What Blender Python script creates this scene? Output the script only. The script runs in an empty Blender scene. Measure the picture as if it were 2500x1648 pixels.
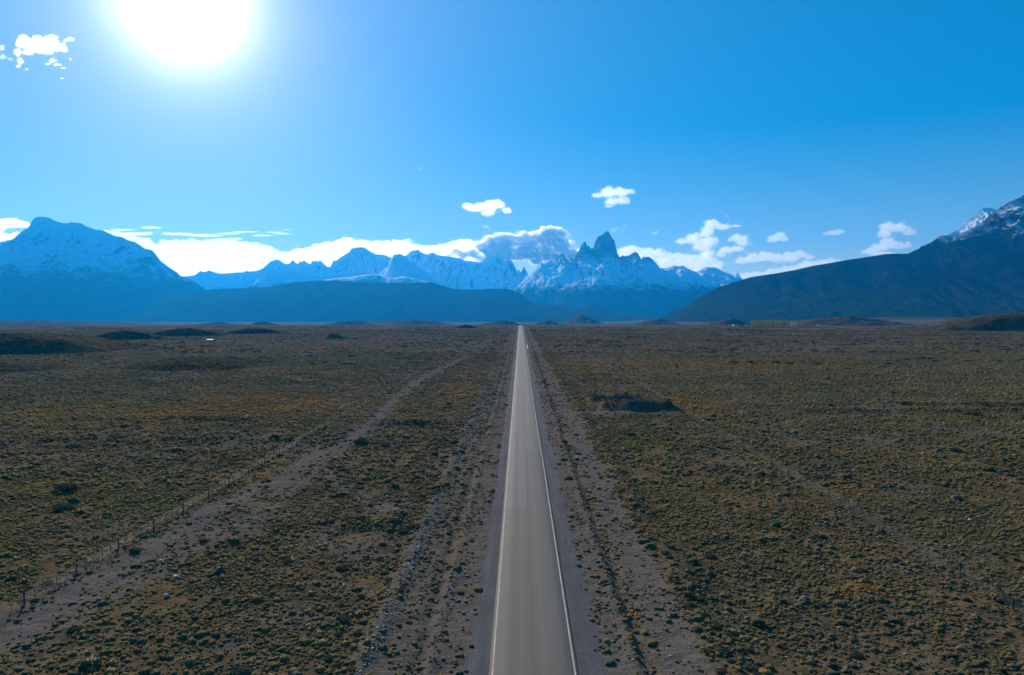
import bpy, math, random
import numpy as np
from mathutils import Vector, Matrix

# ------------------------------------------------------------------ camera, world, sun, exposure
scene = bpy.context.scene
COL = scene.collection
F = 1730.0                      # focal length in photo pixels (photo 2500 x 1648)
CAM = Vector((-1.18, 0.0, 31.1))
PITCH, YAW = math.radians(-2.02), math.radians(0.66)
R_CAM = Matrix.Rotation(YAW, 3, 'Z') @ Matrix.Rotation(math.pi / 2 + PITCH, 3, 'X')

cam = bpy.data.objects.new('camera', bpy.data.cameras.new('camera'))
COL.objects.link(cam)
cam.location = CAM
cam.rotation_euler = R_CAM.to_euler()
cam.data.sensor_width = 36
cam.data.lens = F / 2500 * 36
cam.data.clip_start = 0.5
cam.data.clip_end = 120000
scene.camera = cam


def ray(px, py):
    v = R_CAM @ Vector(((px - 1250) / F, (824 - py) / F, -1.0))
    return v.normalized()


def at(px, py, D):
    """point seen at a photo position, at forward distance D"""
    r = ray(px, py)
    return CAM + r * (D / r.y)


def on_ground(px, py, z=0.0):
    r = ray(px, py)
    return CAM + r * ((z - CAM.z) / r.z)


SUN = ray(447, -2)
SUN_EL = math.asin(SUN.z)
SUN_AZ = math.atan2(SUN.x, SUN.y)        # clockwise from +Y

SKY_STRENGTH = 0.14
SUN_STRENGTH = 5.0
w = bpy.data.worlds.new('World')
scene.world = w
w.use_nodes = True
nt = w.node_tree
nt.nodes.clear()
wo = nt.nodes.new('ShaderNodeOutputWorld')
bg = nt.nodes.new('ShaderNodeBackground')
sky = nt.nodes.new('ShaderNodeTexSky')
sky.sky_type = 'NISHITA'
sky.sun_disc = False
sky.sun_elevation = SUN_EL
sky.sun_rotation = SUN_AZ
sky.altitude = 400
sky.air_density = 1.0
sky.dust_density = 0.05
sky.ozone_density = 3.0
hs = nt.nodes.new('ShaderNodeHueSaturation')
hs.inputs['Saturation'].default_value = 3.05
hs.inputs['Value'].default_value = 1.47
hs.inputs['Hue'].default_value = 0.508
gm_ = nt.nodes.new('ShaderNodeGamma')
gm_.inputs['Gamma'].default_value = 0.38
nt.links.new(sky.outputs[0], gm_.inputs['Color'])
nt.links.new(gm_.outputs[0], hs.inputs['Color'])
bg.inputs['Strength'].default_value = SKY_STRENGTH
nt.links.new(hs.outputs[0], bg.inputs['Color'])
# the bright aureole of scattered light round the sun
tc = nt.nodes.new('ShaderNodeTexCoord')
dot = nt.nodes.new('ShaderNodeVectorMath'); dot.operation = 'DOT_PRODUCT'
nt.links.new(tc.outputs['Generated'], dot.inputs[0])
dot.inputs[1].default_value = SUN


def wmath(op, a, b=None):
    n = nt.nodes.new('ShaderNodeMath'); n.operation = op
    for k, v in enumerate((a, b)):
        if v is None: continue
        if isinstance(v, (int, float)): n.inputs[k].default_value = v
        else: nt.links.new(v, n.inputs[k])
    return n.outputs[0]


ang = wmath('ARCCOSINE', wmath('MINIMUM', dot.outputs['Value'], 0.999999))
core = wmath('MULTIPLY', wmath('POWER', 2.718, wmath('DIVIDE', ang, -0.0265)), 7.0)
wide = wmath('MULTIPLY', wmath('POWER', 2.718, wmath('DIVIDE', ang, -0.19)), 0.42)
bg2 = nt.nodes.new('ShaderNodeBackground')
bg2.inputs['Color'].default_value = (1.0, 0.92, 0.93, 1)
nt.links.new(wmath('ADD', core, wide), bg2.inputs['Strength'])
addw = nt.nodes.new('ShaderNodeAddShader')
nt.links.new(bg.outputs[0], addw.inputs[0])
nt.links.new(bg2.outputs[0], addw.inputs[1])
nt.links.new(addw.outputs[0], wo.inputs['Surface'])

sl = bpy.data.lights.new('sun', 'SUN')
sl.energy = SUN_STRENGTH
sl.angle = math.radians(0.5)
sl.color = (1.0, 0.90, 0.76)
so = bpy.data.objects.new('sun', sl)
COL.objects.link(so)
so.rotation_euler = SUN.to_track_quat('Z', 'Y').to_euler()

scene.view_settings.view_transform = 'Standard'
scene.view_settings.look = 'None'
scene.view_settings.exposure = 0.6
scene.view_settings.gamma = 1.0
scene.cycles.max_bounces = 12
scene.cycles.diffuse_bounces = 8
scene.cycles.transmission_bounces = 3
scene.cycles.volume_bounces = 8
scene.cycles.transparent_max_bounces = 8
scene.cycles.sample_clamp_indirect = 4.0
scene.cycles.use_denoising = True

# haze box limits (the box itself is built at the end)
HZ_Y1, HZ_X, HZ_TOP, HZ_BOT = 18000.0, 15000.0, 1950.0, -300.0
HAZE_DENSITY = 3.6e-5
HAZE_COLOR = (0.01, 0.39, 1.0, 1)
HAZE_G = 0.38

rng = np.random.default_rng(11)
random.seed(5)


# ------------------------------------------------------------------ numpy noise
def _hash(ix, iy, seed):
    h = (ix.astype(np.int64) * 374761393 + iy.astype(np.int64) * 668265263 + seed * 1442695041) & 0xffffffff
    h = ((h ^ (h >> 13)) * 1274126177) & 0xffffffff
    h = h ^ (h >> 16)
    return (h & 0xffff) / 65535.0


def noise(x, y, seed=0):
    """gradient noise, about -1..1"""
    x, y = np.broadcast_arrays(np.asarray(x, float), np.asarray(y, float))
    ix, iy = np.floor(x), np.floor(y)
    fx, fy = x - ix, y - iy
    u = fx * fx * fx * (fx * (fx * 6 - 15) + 10)
    v = fy * fy * fy * (fy * (fy * 6 - 15) + 10)

    def g(dx, dy):
        a = _hash(ix + dx, iy + dy, seed) * 2 * math.pi
        return np.cos(a) * (fx - dx) + np.sin(a) * (fy - dy)
    a = g(0, 0) * (1 - u) + g(1, 0) * u
    b = g(0, 1) * (1 - u) + g(1, 1) * u
    return (a * (1 - v) + b * v) * 1.5


def fbm(x, y, o=4, seed=0, gain=0.5):
    s, a, t = 0, 1.0, 0
    for k in range(o):
        s = s + a * noise(x * 2 ** k, y * 2 ** k, seed + 17 * k)
        t += a; a *= gain
    return s / t


def ridged(x, y, o=5, seed=0, gain=0.55):
    s, a, t = 0, 1.0, 0
    for k in range(o):
        s = s + a * (1 - np.abs(noise(x * 2 ** k, y * 2 ** k, seed + 31 * k)) * 1.6)
        t += a; a *= gain
    return s / t


def sstep(a, b, x):
    t = np.clip((x - a) / (b - a), 0, 1)
    return t * t * (3 - 2 * t)


# ------------------------------------------------------------------ terrain height
def bank(x, y, cx, cy, hx, hy, h, seed, near=0.6):
    """a bulldozed bank with a steeper near side"""
    yy = cy + 2.5 * noise(x / 14, x * 0, seed)
    dy = (y - yy)
    ty = np.where(dy < 0, -dy / (hy * near), dy / (hy * 1.6))
    tx = np.abs(x - cx) / hx
    return h * np.clip(1 - ty, 0, 1) * sstep(1, 0.7, tx) * (0.85 + 0.25 * noise(x / 6, y / 6, seed + 1))


def H(x, y):
    x = np.asarray(x, float); y = np.asarray(y, float)
    ax = np.abs(x)
    off = sstep(9, 40, ax)
    far = sstep(60, 500, ax)
    z = off * 0.35 * fbm(x / 45, y / 60, 3, 3)
    z = z + sstep(10, 15, ax) * 0.20 * fbm(x / 5, y / 5, 3, 8) + sstep(14, 24, ax) * 0.45 * fbm(x / 15, y / 15, 2, 88)
    z = z + far * 1.6 * fbm(x / 260, y / 330, 3, 21)
    # low gravel windrows and graded strips beside the road
    wob = 0.35 * noise(y / 19, y * 0, 5)
    z = z + 0.34 * np.exp(-((ax - 9.1 - wob) / 0.45) ** 2) * (0.7 + 0.5 * noise(x / 2, y / 3, 9))
    z = z - 0.28 * np.exp(-((ax - 10.2 - wob) / 0.6) ** 2)
    z = z + np.where(x > 0, 1, 0) * 0.55 * np.exp(-((x - 17.6 - 2 * wob) / 1.9) ** 2) * (0.8 + 0.5 * noise(x / 4, y / 7, 19))
    z = z + np.where(x < 0, 1, 0) * 0.50 * np.exp(-((x + 15.2 - 2 * wob) / 1.1) ** 2) * (0.8 + 0.5 * noise(x / 4, y / 7, 29))
    # dug-out bank right of the road
    z = z + bank(x, y, 36.5, 228, 14, 7.5, 3.3, 41, .5)
    z = z + bank(x, y, 32, 248, 11, 7, 3.0, 43, .5)
    z = z + bank(x, y, 70, 838, 30, 16, 2.6, 47)
    z = z + bank(x, y, -34, 196, 12, 6, 1.3, 49)
    z = z + bank(x, y, -23.5, 104, 5, 7, 1.3, 51)
    z = z + bank(x, y, 118, 222, 40, 7, 1.1, 53) + bank(x, y, 150, 236, 40, 7, 1.4, 54)
    z = z + bank(x, y, -85, 171, 40, 7, 0.8, 57) + bank(x, y, -110, 205, 34, 7, 0.8, 58)
    # the plain steps down beyond the end of the straight, then sinks slowly
    edge = 1700 + np.where(ax > 60, 1, 0) * 160 * fbm(x / 900, x * 0, 2, 61) * sstep(60, 300, ax)
    z = z - 28 * sstep(0, 420, y - edge)
    z = z - 0.0100 * np.clip(y - 3000, 0, None)
    z = z + sstep(2200, 4000, y) * 5 * fbm(x / 900, y / 700, 4, 66)
    # the plain rises slightly towards the right mountain
    z = z + sstep(300, 2600, x) * sstep(1400, 4500, y) * 34
    return z


# ------------------------------------------------------------------ tracks, bare ground and patches of colour on the plain
def seg_dist(x, y, pts):
    d = np.full(np.shape(x), 1e9)
    for (x0, y0), (x1, y1) in zip(pts[:-1], pts[1:]):
        dx, dy = x1 - x0, y1 - y0
        t = np.clip(((x - x0) * dx + (y - y0) * dy) / (dx * dx + dy * dy), 0, 1)
        d = np.minimum(d, np.hypot(x - x0 - t * dx, y - y0 - t * dy))
    return d


def _gp(pts):
    return [(on_ground(a, b).x, on_ground(a, b).y) for a, b in pts]


TRACKS = [(_gp([(0, 1560), (160, 1462), (294, 1376), (368, 1339), (525, 1239), (694, 1166), (788, 1103), (841, 1087), (893, 1046), (925, 1019), (946, 992), (998, 945), (1046, 914), (1082, 898), (1140, 870)]), 3.6, 1.0),
          (_gp([(120, 1530), (300, 1430), (480, 1330), (620, 1262), (720, 1180), (788, 1120)]), 2.2, .85),
          (_gp([(820, 1092), (694, 1097), (552, 1087), (394, 1097), (210, 1126), (0, 1142)]), 2.0, .65),
          (_gp([(473, 1071), (340, 1060), (210, 1055), (0, 1050)]), 1.6, .5),
          (_gp([(745, 1130), (778, 1145), (841, 1182), (890, 1215), (930, 1240)]), 1.6, .8),
          (_gp([(1060, 1080), (900, 1092), (820, 1096)]), 1.5, .55),
          (_gp([(210, 893), (300, 874), (400, 855)]), 4, .8), (_gp([(480, 858), (560, 850), (680, 845)]), 5, .6),
          (_gp([(600, 903), (700, 904), (830, 911), (980, 915)]), 4, .9), (_gp([(680, 872), (800, 874), (920, 873)]), 5, .5),
          (_gp([(700, 918), (745, 930), (770, 926)]), 3, .9),
          (_gp([(1900, 1036), (2007, 1019), (2143, 1005), (2212, 1008)]), 2.4, .7),
          (_gp([(1380, 905), (1450, 960), (1560, 1010), (1700, 1075), (1830, 1150)]), 1.6, .35),
          (_gp([(1540, 960), (1640, 1010), (1800, 1090), (1990, 1180), (2200, 1290), (2400, 1400)]), 1.0, .45),
          (_gp([(1250, 795), (1190, 835), (1130, 865), (1090, 890)]), 5, .5)]
# soft-edged bare spots: photo position and half sizes
BARE = [(945, 1243, 62, 26, 1.0), (700, 1090, 130, 10, .7), (640, 1068, 60, 12, .8), (540, 1090, 60, 8, .8), (700, 1500, 110, 30, .55), (560, 1580, 60, 22, .5), (900, 960, 60, 14, .4), (1400, 1030, 60, 26, .6), (1460, 1010, 70, 8, .8),
        (1650, 880, 60, 5, .4), (1960, 815, 60, 2.5, .9), (2110, 813, 30, 2, .9), (1800, 816, 50, 2, .7), (110, 797, 60, 1.5, .7), (2100, 1080, 160, 20, .45), (1840, 975, 80, 12, .45), (2200, 1190, 60, 12, .4), (470, 900, 55, 9, .5), (60, 897, 90, 8, .5), (1150, 840, 60, 8, .4)]
OCHRE = [(330, 1015, 330, 20), (640, 990, 260, 22), (640, 912, 50, 10), (230, 1010, 120, 8), (1130, 960, 30, 40), (1480, 895, 150, 22), (1700, 890, 300, 18), (1330, 1090, 16, 60), (660, 1165, 60, 25), (900, 1300, 60, 22), (1700, 985, 70, 16), (1120, 1330, 14, 40), (720, 812, 60, 3), (2110, 1440, 60, 16), (2060, 1190, 50, 12)]
YELLOW = [(2300, 1020, 230, 7), (1900, 1035, 120, 8), (1570, 1078, 60, 14), (1740, 1175, 60, 10), (930, 1290, 60, 20), (1870, 1120, 80, 14), (1960, 965, 50, 8), (100, 1180, 180, 16), (300, 1220, 200, 20), (1640, 1560, 60, 30)]
TEAL = [(150, 950, 200, 26), (930, 1085, 110, 16), (1560, 1060, 80, 20), (1540, 1280, 60, 60), (2080, 955, 120, 12), (1050, 1500, 30, 120), (1000, 1180, 60, 20), (1700, 1400, 60, 70), (830, 1180, 60, 30), (730, 935, 60, 8), (1350, 1400, 14, 150)]
ROSE = [(1060, 900, 130, 80), (1150, 1000, 50, 120), (1330, 960, 50, 60), (960, 830, 200, 14), (1400, 860, 70, 24), (1100, 1040, 60, 40)]


def blobs(x, y, L, pw=2):
    o = np.zeros(np.shape(x))
    for b_ in L:
        c = on_ground(b_[0], b_[1]); far_ = on_ground(b_[0], max(b_[1] - b_[3], 771)); near_ = on_ground(b_[0], b_[1] + b_[3])
        rx = max(b_[2] / F * c.y, 1.5); ry_ = np.where(y > c.y, far_.y - c.y, c.y - near_.y)
        o = np.maximum(o, (b_[4] if len(b_) > 4 else 1.0) * np.exp(-(((x - c.x) / rx) ** 2 + ((y - c.y) / ry_) ** 2) ** (pw / 2)))
    return o


def bareness(x, y):
    """0 = closed ground cover, 1 = bare gravel"""
    ax = np.abs(x)
    wx = x + 0.9 * fbm(y / 12, x / 12, 3, 301)
    wy = y + 0.9 * fbm(x / 12, y / 12, 3, 303)
    b_ = np.zeros(np.shape(x))
    for pts, wd, st in TRACKS:
        d = seg_dist(wx, wy, pts)
        prof = np.exp(-((d - wd * .55) / (wd * .42)) ** 2) + np.exp(-(d / (wd * .35)) ** 2) * .25 if wd < 3 else np.exp(-(d / wd) ** 2)
        b_ = np.maximum(b_, st * prof)
    b_ = np.maximum(b_, blobs(wx, wy, BARE, 3))
    xx = x + 0.8 * fbm(y / 7, x / 3, 3, 311)
    b_ = np.maximum(b_, np.interp(xx, [-56, -53, -52, -50, -17, -15.2, -13.5, -11.5, -4, 4, 9.5, 10.8, 11.8, 13.8, 15.2, 16.2, 49.5, 51, 52.5],
                                  [0, .25, .25, 0, 0, .8, .6, .62, 1, 1, .7, .45, .9, .9, .8, 0, 0, .28, 0]))
    pt = fbm(x / 26, y / 40, 4, 321)
    b_ = np.maximum(b_, sstep(0.22, 0.50, pt) * 0.65 * (1 - np.exp(-((x - 32) / 16) ** 2 - ((y - 64) / 16) ** 2)))
    b_ = np.maximum(b_, sstep(0.10, 0.35, fbm(x / 160, y / 120, 4, 327)) * 0.5 * sstep(200, 500, y))
    return b_


# ------------------------------------------------------------------ mesh and object helpers
def mesh_np(name, verts, faces, smooth=True):
    """verts (n,3); faces (m,k) with constant k"""
    me = bpy.data.meshes.new(name)
    verts = np.ascontiguousarray(verts, dtype=np.float32)
    faces = np.ascontiguousarray(faces, dtype=np.int32)
    n, (m, k) = len(verts), faces.shape
    me.vertices.add(n)
    me.vertices.foreach_set('co', verts.ravel())
    me.loops.add(m * k)
    me.loops.foreach_set('vertex_index', faces.ravel())
    me.polygons.add(m)
    me.polygons.foreach_set('loop_start', np.arange(0, m * k, k, dtype=np.int32))
    me.polygons.foreach_set('use_smooth', np.full(m, smooth, dtype=bool))
    me.update(calc_edges=True)
    return me


def grid_faces(nr, nc):
    i = np.arange(nr * nc).reshape(nr, nc)
    return np.stack([i[:-1, :-1], i[:-1, 1:], i[1:, 1:], i[1:, :-1]], -1).reshape(-1, 4)


def attr(me, name, vals):
    a = me.attributes.new(name, 'FLOAT', 'POINT')
    a.data.foreach_set('value', np.asarray(vals, dtype=np.float32))


def tag(o, label=None, cat=None, group=None, kind=None):
    if label: o['label'] = label
    if cat: o['category'] = cat
    if group: o['group'] = group
    if kind: o['kind'] = kind
    return o


def obj(name, me, mat=None, parent=None, loc=None):
    o = bpy.data.objects.new(name, me)
    COL.objects.link(o)
    if mat is not None:
        me.materials.append(mat)
    if parent is not None: o.parent = parent
    if loc is not None: o.location = loc
    return o


def empty(name, loc, rz=0.0):
    o = bpy.data.objects.new(name, None)
    COL.objects.link(o)
    o.location = loc
    o.rotation_euler = (0, 0, rz)
    o.empty_display_size = 0.5
    return o


class MB:
    """collects boxes / tubes / prisms into one mesh"""
    def __init__(s): s.v = []; s.f = []

    def add(s, vs, fs):
        b = len(s.v)
        s.v += [tuple(v) for v in vs]
        s.f += [tuple(i + b for i in f) for f in fs]

    def box(s, c, d, rz=0.0, taper=1.0):
        cx, cy, cz = c; dx, dy, dz = (q / 2 for q in d)
        vs = []
        for z, t in ((-dz, 1.0), (dz, taper)):
            for x, y in ((-dx, -dy), (dx, -dy), (dx, dy), (-dx, dy)):
                x, y = x * t, y * t
                vs.append((cx + x * math.cos(rz) - y * math.sin(rz), cy + x * math.sin(rz) + y * math.cos(rz), cz + z))
        s.add(vs, [(0, 3, 2, 1), (4, 5, 6, 7), (0, 1, 5, 4), (1, 2, 6, 5), (2, 3, 7, 6), (3, 0, 4, 7)])

    def tube(s, pts, r, n=5):
        rings = []
        rr = r if isinstance(r, (list, tuple)) else [r] * len(pts)
        for i, p in enumerate(pts):
            p = Vector(p)
            d = (Vector(pts[min(i + 1, len(pts) - 1)]) - Vector(pts[max(i - 1, 0)])).normalized()
            u = d.orthogonal().normalized(); v = d.cross(u)
            rings.append([p + (u * math.cos(2 * math.pi * k / n) + v * math.sin(2 * math.pi * k / n)) * rr[i] for k in range(n)])
        vs = [v for q in rings for v in q]
        fs = []
        for i in range(len(pts) - 1):
            for k in range(n):
                a = i * n + k; b = i * n + (k + 1) % n
                fs.append((a, b, b + n, a + n))
        fs.append(tuple(range(n))[::-1]); fs.append(tuple(range(len(vs) - n, len(vs))))
        s.add(vs, fs)

    def mesh(s, name):
        me = bpy.data.meshes.new(name)
        me.from_pydata(s.v, [], s.f)
        me.update()
        return me


# ------------------------------------------------------------------ materials
def new_mat(name):
    m = bpy.data.materials.new(name)
    m.use_nodes = True
    t = m.node_tree
    t.nodes.clear()
    return m, t


class N:
    """tiny node-building helper"""
    def __init__(s, t): s.t = t

    def n(s, typ, **kw):
        nd = s.t.nodes.new(typ)
        for k, v in kw.items(): setattr(nd, k, v)
        return nd

    def put(s, sock, v):
        if hasattr(v, 'is_output') or isinstance(v, bpy.types.NodeSocket): s.t.links.new(v, sock)
        else: sock.default_value = v

    def math(s, op, a, b=None, c=None, clamp=False):
        nd = s.n('ShaderNodeMath', operation=op, use_clamp=clamp)
        for k, v in enumerate((a, b, c)):
            if v is not None: s.put(nd.inputs[k], v)
        return nd.outputs[0]

    def pos(s):
        return s.n('ShaderNodeNewGeometry').outputs['Position']

    def noise(s, vec, scale, detail=4, rough=0.55, dist=0.0):
        nd = s.n('ShaderNodeTexNoise')
        s.put(nd.inputs['Vector'], vec)
        nd.inputs['Scale'].default_value = scale
        nd.inputs['Detail'].default_value = detail
        nd.inputs['Roughness'].default_value = rough
        nd.inputs['Distortion'].default_value = dist
        return nd.outputs['Fac']

    def map(s, v, a, b, c=0.0, d=1.0):
        nd = s.n('ShaderNodeMapRange', interpolation_type='SMOOTHSTEP')
        s.put(nd.inputs[0], v)
        nd.inputs[1].default_value = a; nd.inputs[2].default_value = b
        nd.inputs[3].default_value = c; nd.inputs[4].default_value = d
        return nd.outputs[0]

    def mix(s, f, a, b, blend='MIX'):
        nd = s.n('ShaderNodeMix', data_type='RGBA', blend_type=blend)
        s.put(nd.inputs[0], f)
        s.put(nd.inputs[6], a if not isinstance(a, tuple) else (*a[:3], 1))
        s.put(nd.inputs[7], b if not isinstance(b, tuple) else (*b[:3], 1))
        return nd.outputs[2]

    def ramp(s, v, stops, interp='LINEAR'):
        nd = s.n('ShaderNodeValToRGB')
        nd.color_ramp.interpolation = interp
        el = nd.color_ramp.elements
        while len(el) > 1: el.remove(el[-1])
        el[0].position = stops[0][0]; el[0].color = (*stops[0][1], 1)
        for p, c in stops[1:]:
            e = el.new(p); e.color = (*c, 1)
        s.put(nd.inputs[0], v)
        return nd.outputs[0]

    def scale(s, vec, v3):
        nd = s.n('ShaderNodeVectorMath', operation='MULTIPLY')
        s.put(nd.inputs[0], vec); nd.inputs[1].default_value = v3
        return nd.outputs[0]

    def bsdf(s, col, rough=0.9, spec=0.15, normal=None, metal=0.0):
        b = s.n('ShaderNodeBsdfPrincipled')
        s.put(b.inputs['Base Color'], col if not isinstance(col, tuple) else (*col[:3], 1))
        s.put(b.inputs['Roughness'], rough)
        s.put(b.inputs['Specular IOR Level'], spec)
        b.inputs['Metallic'].default_value = metal
        if normal is not None: s.t.links.new(normal, b.inputs['Normal'])
        return b.outputs[0]

    def bump(s, h, dist, strength=1.0, normal=None):
        b = s.n('ShaderNodeBump')
        s.put(b.inputs['Height'], h)
        b.inputs['Distance'].default_value = dist
        b.inputs['Strength'].default_value = strength
        if normal is not None: s.t.links.new(normal, b.inputs['Normal'])
        return b.outputs[0]

    def out(s, surf=None, vol=None):
        o = s.n('ShaderNodeOutputMaterial')
        if surf is not None: s.t.links.new(surf, o.inputs['Surface'])
        if vol is not None: s.t.links.new(vol, o.inputs['Volume'])


def simple_mat(name, col, rough=0.8, var=0.25, scale=3.0, spec=0.2, metal=0.0):
    m, t = new_mat(name); q = N(t)
    f = q.noise(q.pos(), scale, 4)
    c = q.mix(q.map(f, 0.3, 0.7), tuple(v * (1 - var) for v in col), tuple(min(1, v * (1 + var)) for v in col))
    q.out(q.bsdf(c, rough, spec, metal=metal))
    return m


def steppe_colour(q, P, k=1.0):
    """slow patches of grey-brown, ochre, olive and grey-green ground cover"""
    k = k * 1.0
    big = q.noise(q.scale(P, (1, 0.6, 0)), 0.0085, 6, 0.6, 0.6)
    med = q.noise(q.scale(P, (1, 0.7, 0)), 0.035, 5, 0.6, 0.4)
    c = q.ramp(big, [(0.30, (0.120 * k, 0.085 * k, 0.060 * k)), (0.43, (0.100 * k, 0.085 * k, 0.040 * k)),
                     (0.52, (0.195 * k, 0.120 * k, 0.030 * k)), (0.60, (0.105 * k, 0.092 * k, 0.030 * k)),
                     (0.72, (0.120 * k, 0.085 * k, 0.060 * k))])
    c2 = q.ramp(med, [(0.33, (0.065 * k, 0.068 * k, 0.040 * k)), (0.47, (0.115 * k, 0.092 * k, 0.055 * k)),
                      (0.58, (0.200 * k, 0.130 * k, 0.032 * k)), (0.70, (0.090 * k, 0.092 * k, 0.028 * k))])
    return q.mix(1.0, q.mix(0.5, c, c2), (1.0, 0.86, 0.78), 'MULTIPLY')


def ground_material():
    m, t = new_mat('steppe_soil'); q = N(t)
    P = q.pos()
    A = lambda nm_: q.n('ShaderNodeAttribute', attribute_name=nm_).outputs['Fac']
    brk = q.map(q.noise(P, 0.35, 5, 0.7), 0.30, 0.62, 0.35, 1.0)
    soil = q.ramp(q.noise(q.scale(P, (1, .6, 0)), 0.016, 7, 0.65, 0.5), [(0.30, (0.200, 0.140, 0.108)), (0.42, (0.140, 0.112, 0.072)), (0.50, (0.195, 0.145, 0.090)), (0.58, (0.135, 0.115, 0.062)), (0.70, (0.205, 0.140, 0.100))])
    c = q.mix(0.40, soil, steppe_colour(q, P, 1.45))
    c = q.mix(q.math('MULTIPLY', A('ochre'), q.math('MULTIPLY', brk, .95)), c, (0.270, 0.145, 0.035))
    c = q.mix(q.math('MULTIPLY', A('yellow'), q.math('MULTIPLY', brk, .8)), c, (0.190, 0.155, 0.030))
    c = q.mix(q.math('MULTIPLY', A('teal'), q.math('MULTIPLY', brk, .55)), c, (0.060, 0.068, 0.050))
    c = q.mix(q.math('MULTIPLY', A('rose'), q.math('MULTIPLY', brk, .8)), c, (0.230, 0.155, 0.135))
    fine = q.noise(P, 2.3, 5, 0.65)
    spots = q.noise(q.scale(P, (1, 1, 0)), 0.42, 4, 0.6)
    clump = q.noise(q.scale(P, (.6, 1, 0)), 0.11, 6, 0.75, 0.3)
    c = q.mix(q.map(spots, 0.46, 0.62, 0, 0.55), c, (0.062, 0.054, 0.034))
    c = q.mix(q.map(clump, 0.52, 0.66, 0, 0.75), c, (0.042, 0.042, 0.030))
    c = q.mix(1.0, c, (0.72, 0.70, 0.68), 'MULTIPLY')
    gravel = q.ramp(q.noise(P, 7.0, 4, 0.8), [(0.3, (0.058, 0.051, 0.047)), (0.5, (0.116, 0.101, 0.090)), (0.62, (0.165, 0.144, 0.126)), (0.74, (0.30, 0.265, 0.23))])
    gm = q.math('MULTIPLY', A('bare'), q.map(q.noise(P, 0.6, 4, 0.7), 0.25, 0.55, 0.5, 1.0), clamp=True)
    c = q.mix(gm, c, gravel)
    c = q.mix(q.map(fine, 0.3, 0.75, 0.0, 0.45), c, q.mix(0.5, c, (0.03, 0.026, 0.022)))
    h = q.math('ADD', q.math('MULTIPLY', fine, 0.10), q.math('MULTIPLY', spots, 0.50))
    q.out(q.bsdf(c, 1.0, 0.0, q.bump(h, 1.0, 0.9)))
    return m


def tuft_material(name, k, transl=0.35, own=None):
    m, t = new_mat(name); q = N(t)
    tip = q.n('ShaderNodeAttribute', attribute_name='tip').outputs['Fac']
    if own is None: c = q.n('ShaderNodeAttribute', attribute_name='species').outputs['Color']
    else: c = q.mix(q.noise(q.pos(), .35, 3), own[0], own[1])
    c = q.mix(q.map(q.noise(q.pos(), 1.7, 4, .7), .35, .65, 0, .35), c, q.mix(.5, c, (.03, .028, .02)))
    c = q.mix(tip, q.mix(1.0, c, (0.78, 0.75, 0.72), 'MULTIPLY'), q.mix(0.35, q.mix(1.0, c, (1.6, 1.5, 1.3), 'MULTIPLY'), (0.40, 0.32, 0.17)))  # darker body, paler blade tips: shade and backlit rims painted into the colour
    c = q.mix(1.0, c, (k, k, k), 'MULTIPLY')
    d = q.n('ShaderNodeBsdfDiffuse'); t.links.new(c, d.inputs[0])
    tr = q.n('ShaderNodeBsdfTranslucent'); t.links.new(c, tr.inputs[0])
    mx = q.n('ShaderNodeMixShader')
    q.put(mx.inputs[0], q.math('MULTIPLY', tip, transl))
    t.links.new(d.outputs[0], mx.inputs[1]); t.links.new(tr.outputs[0], mx.inputs[2])
    q.out(mx.outputs[0])
    return m


def mountain_material(name, rock_a, rock_b, snow_z=1e6, snow_w=300.0, slope=(0.45, 0.75), amount=1.0, streak=0.0025, grass=None, grass_z=0.0, feature=0.004, snow_top=None):
    m, t = new_mat(name); q = N(t)
    P = q.pos()
    sep = q.n('ShaderNodeSeparateXYZ'); t.links.new(P, sep.inputs[0])
    nz = q.n('ShaderNodeSeparateXYZ'); t.links.new(q.n('ShaderNodeNewGeometry').outputs['Normal'], nz.inputs[0])
    n1 = q.noise(P, feature, 8, 0.62, 0.5)
    n2 = q.noise(P, feature * 5, 6, 0.65)
    c = q.mix(q.map(n1, 0.35, 0.65), rock_a, rock_b)
    c = q.mix(q.map(n2, 0.4, 0.7, 0, 0.6), c, tuple(v * 0.55 for v in rock_a))
    if grass is not None:
        g = q.math('MULTIPLY', q.map(q.math('ADD', sep.outputs[2], q.math('MULTIPLY', n1, 500.0)), grass_z, grass_z + 300, 1, 0), q.map(n2, 0.35, 0.6, 0.4, 1))
        c = q.mix(g, c, grass)
    if snow_z < 1e5:
        hh = q.math('ADD', sep.outputs[2], q.math('MULTIPLY', q.math('SUBTRACT', n1, 0.5), snow_w * 3.2))
        a = q.map(hh, snow_z, snow_z + snow_w)
        s2 = q.math('ADD', nz.outputs[2], q.math('MULTIPLY', q.math('SUBTRACT', n2, 0.5), 0.55))
        b = q.map(s2, slope[0], slope[1])
        f = q.math('MULTIPLY', q.math('MULTIPLY', a, b), amount, clamp=True)
        if snow_top: f = q.math('MULTIPLY', f, q.map(q.math('ADD', sep.outputs[2], q.math('MULTIPLY', q.math('SUBTRACT', n1, 0.5), 500.0)), snow_top, snow_top + 160, 1.0, 0.10))
        c = q.mix(f, c, (0.80, 0.84, 0.90))
    q.out(q.bsdf(c, 1.0, 0.0, q.bump(n2, 40.0, 0.7)))
    return m


def cloud_material(name, density):
    m, t = new_mat(name); q = N(t)
    v = q.n('ShaderNodeVolumePrincipled')
    v.inputs['Color'].default_value = (0.998, 0.998, 0.998, 1)
    v.inputs['Density'].default_value = density
    v.inputs['Anisotropy'].default_value = 0.72
    q.out(None, v.outputs[0])
    return m


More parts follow.
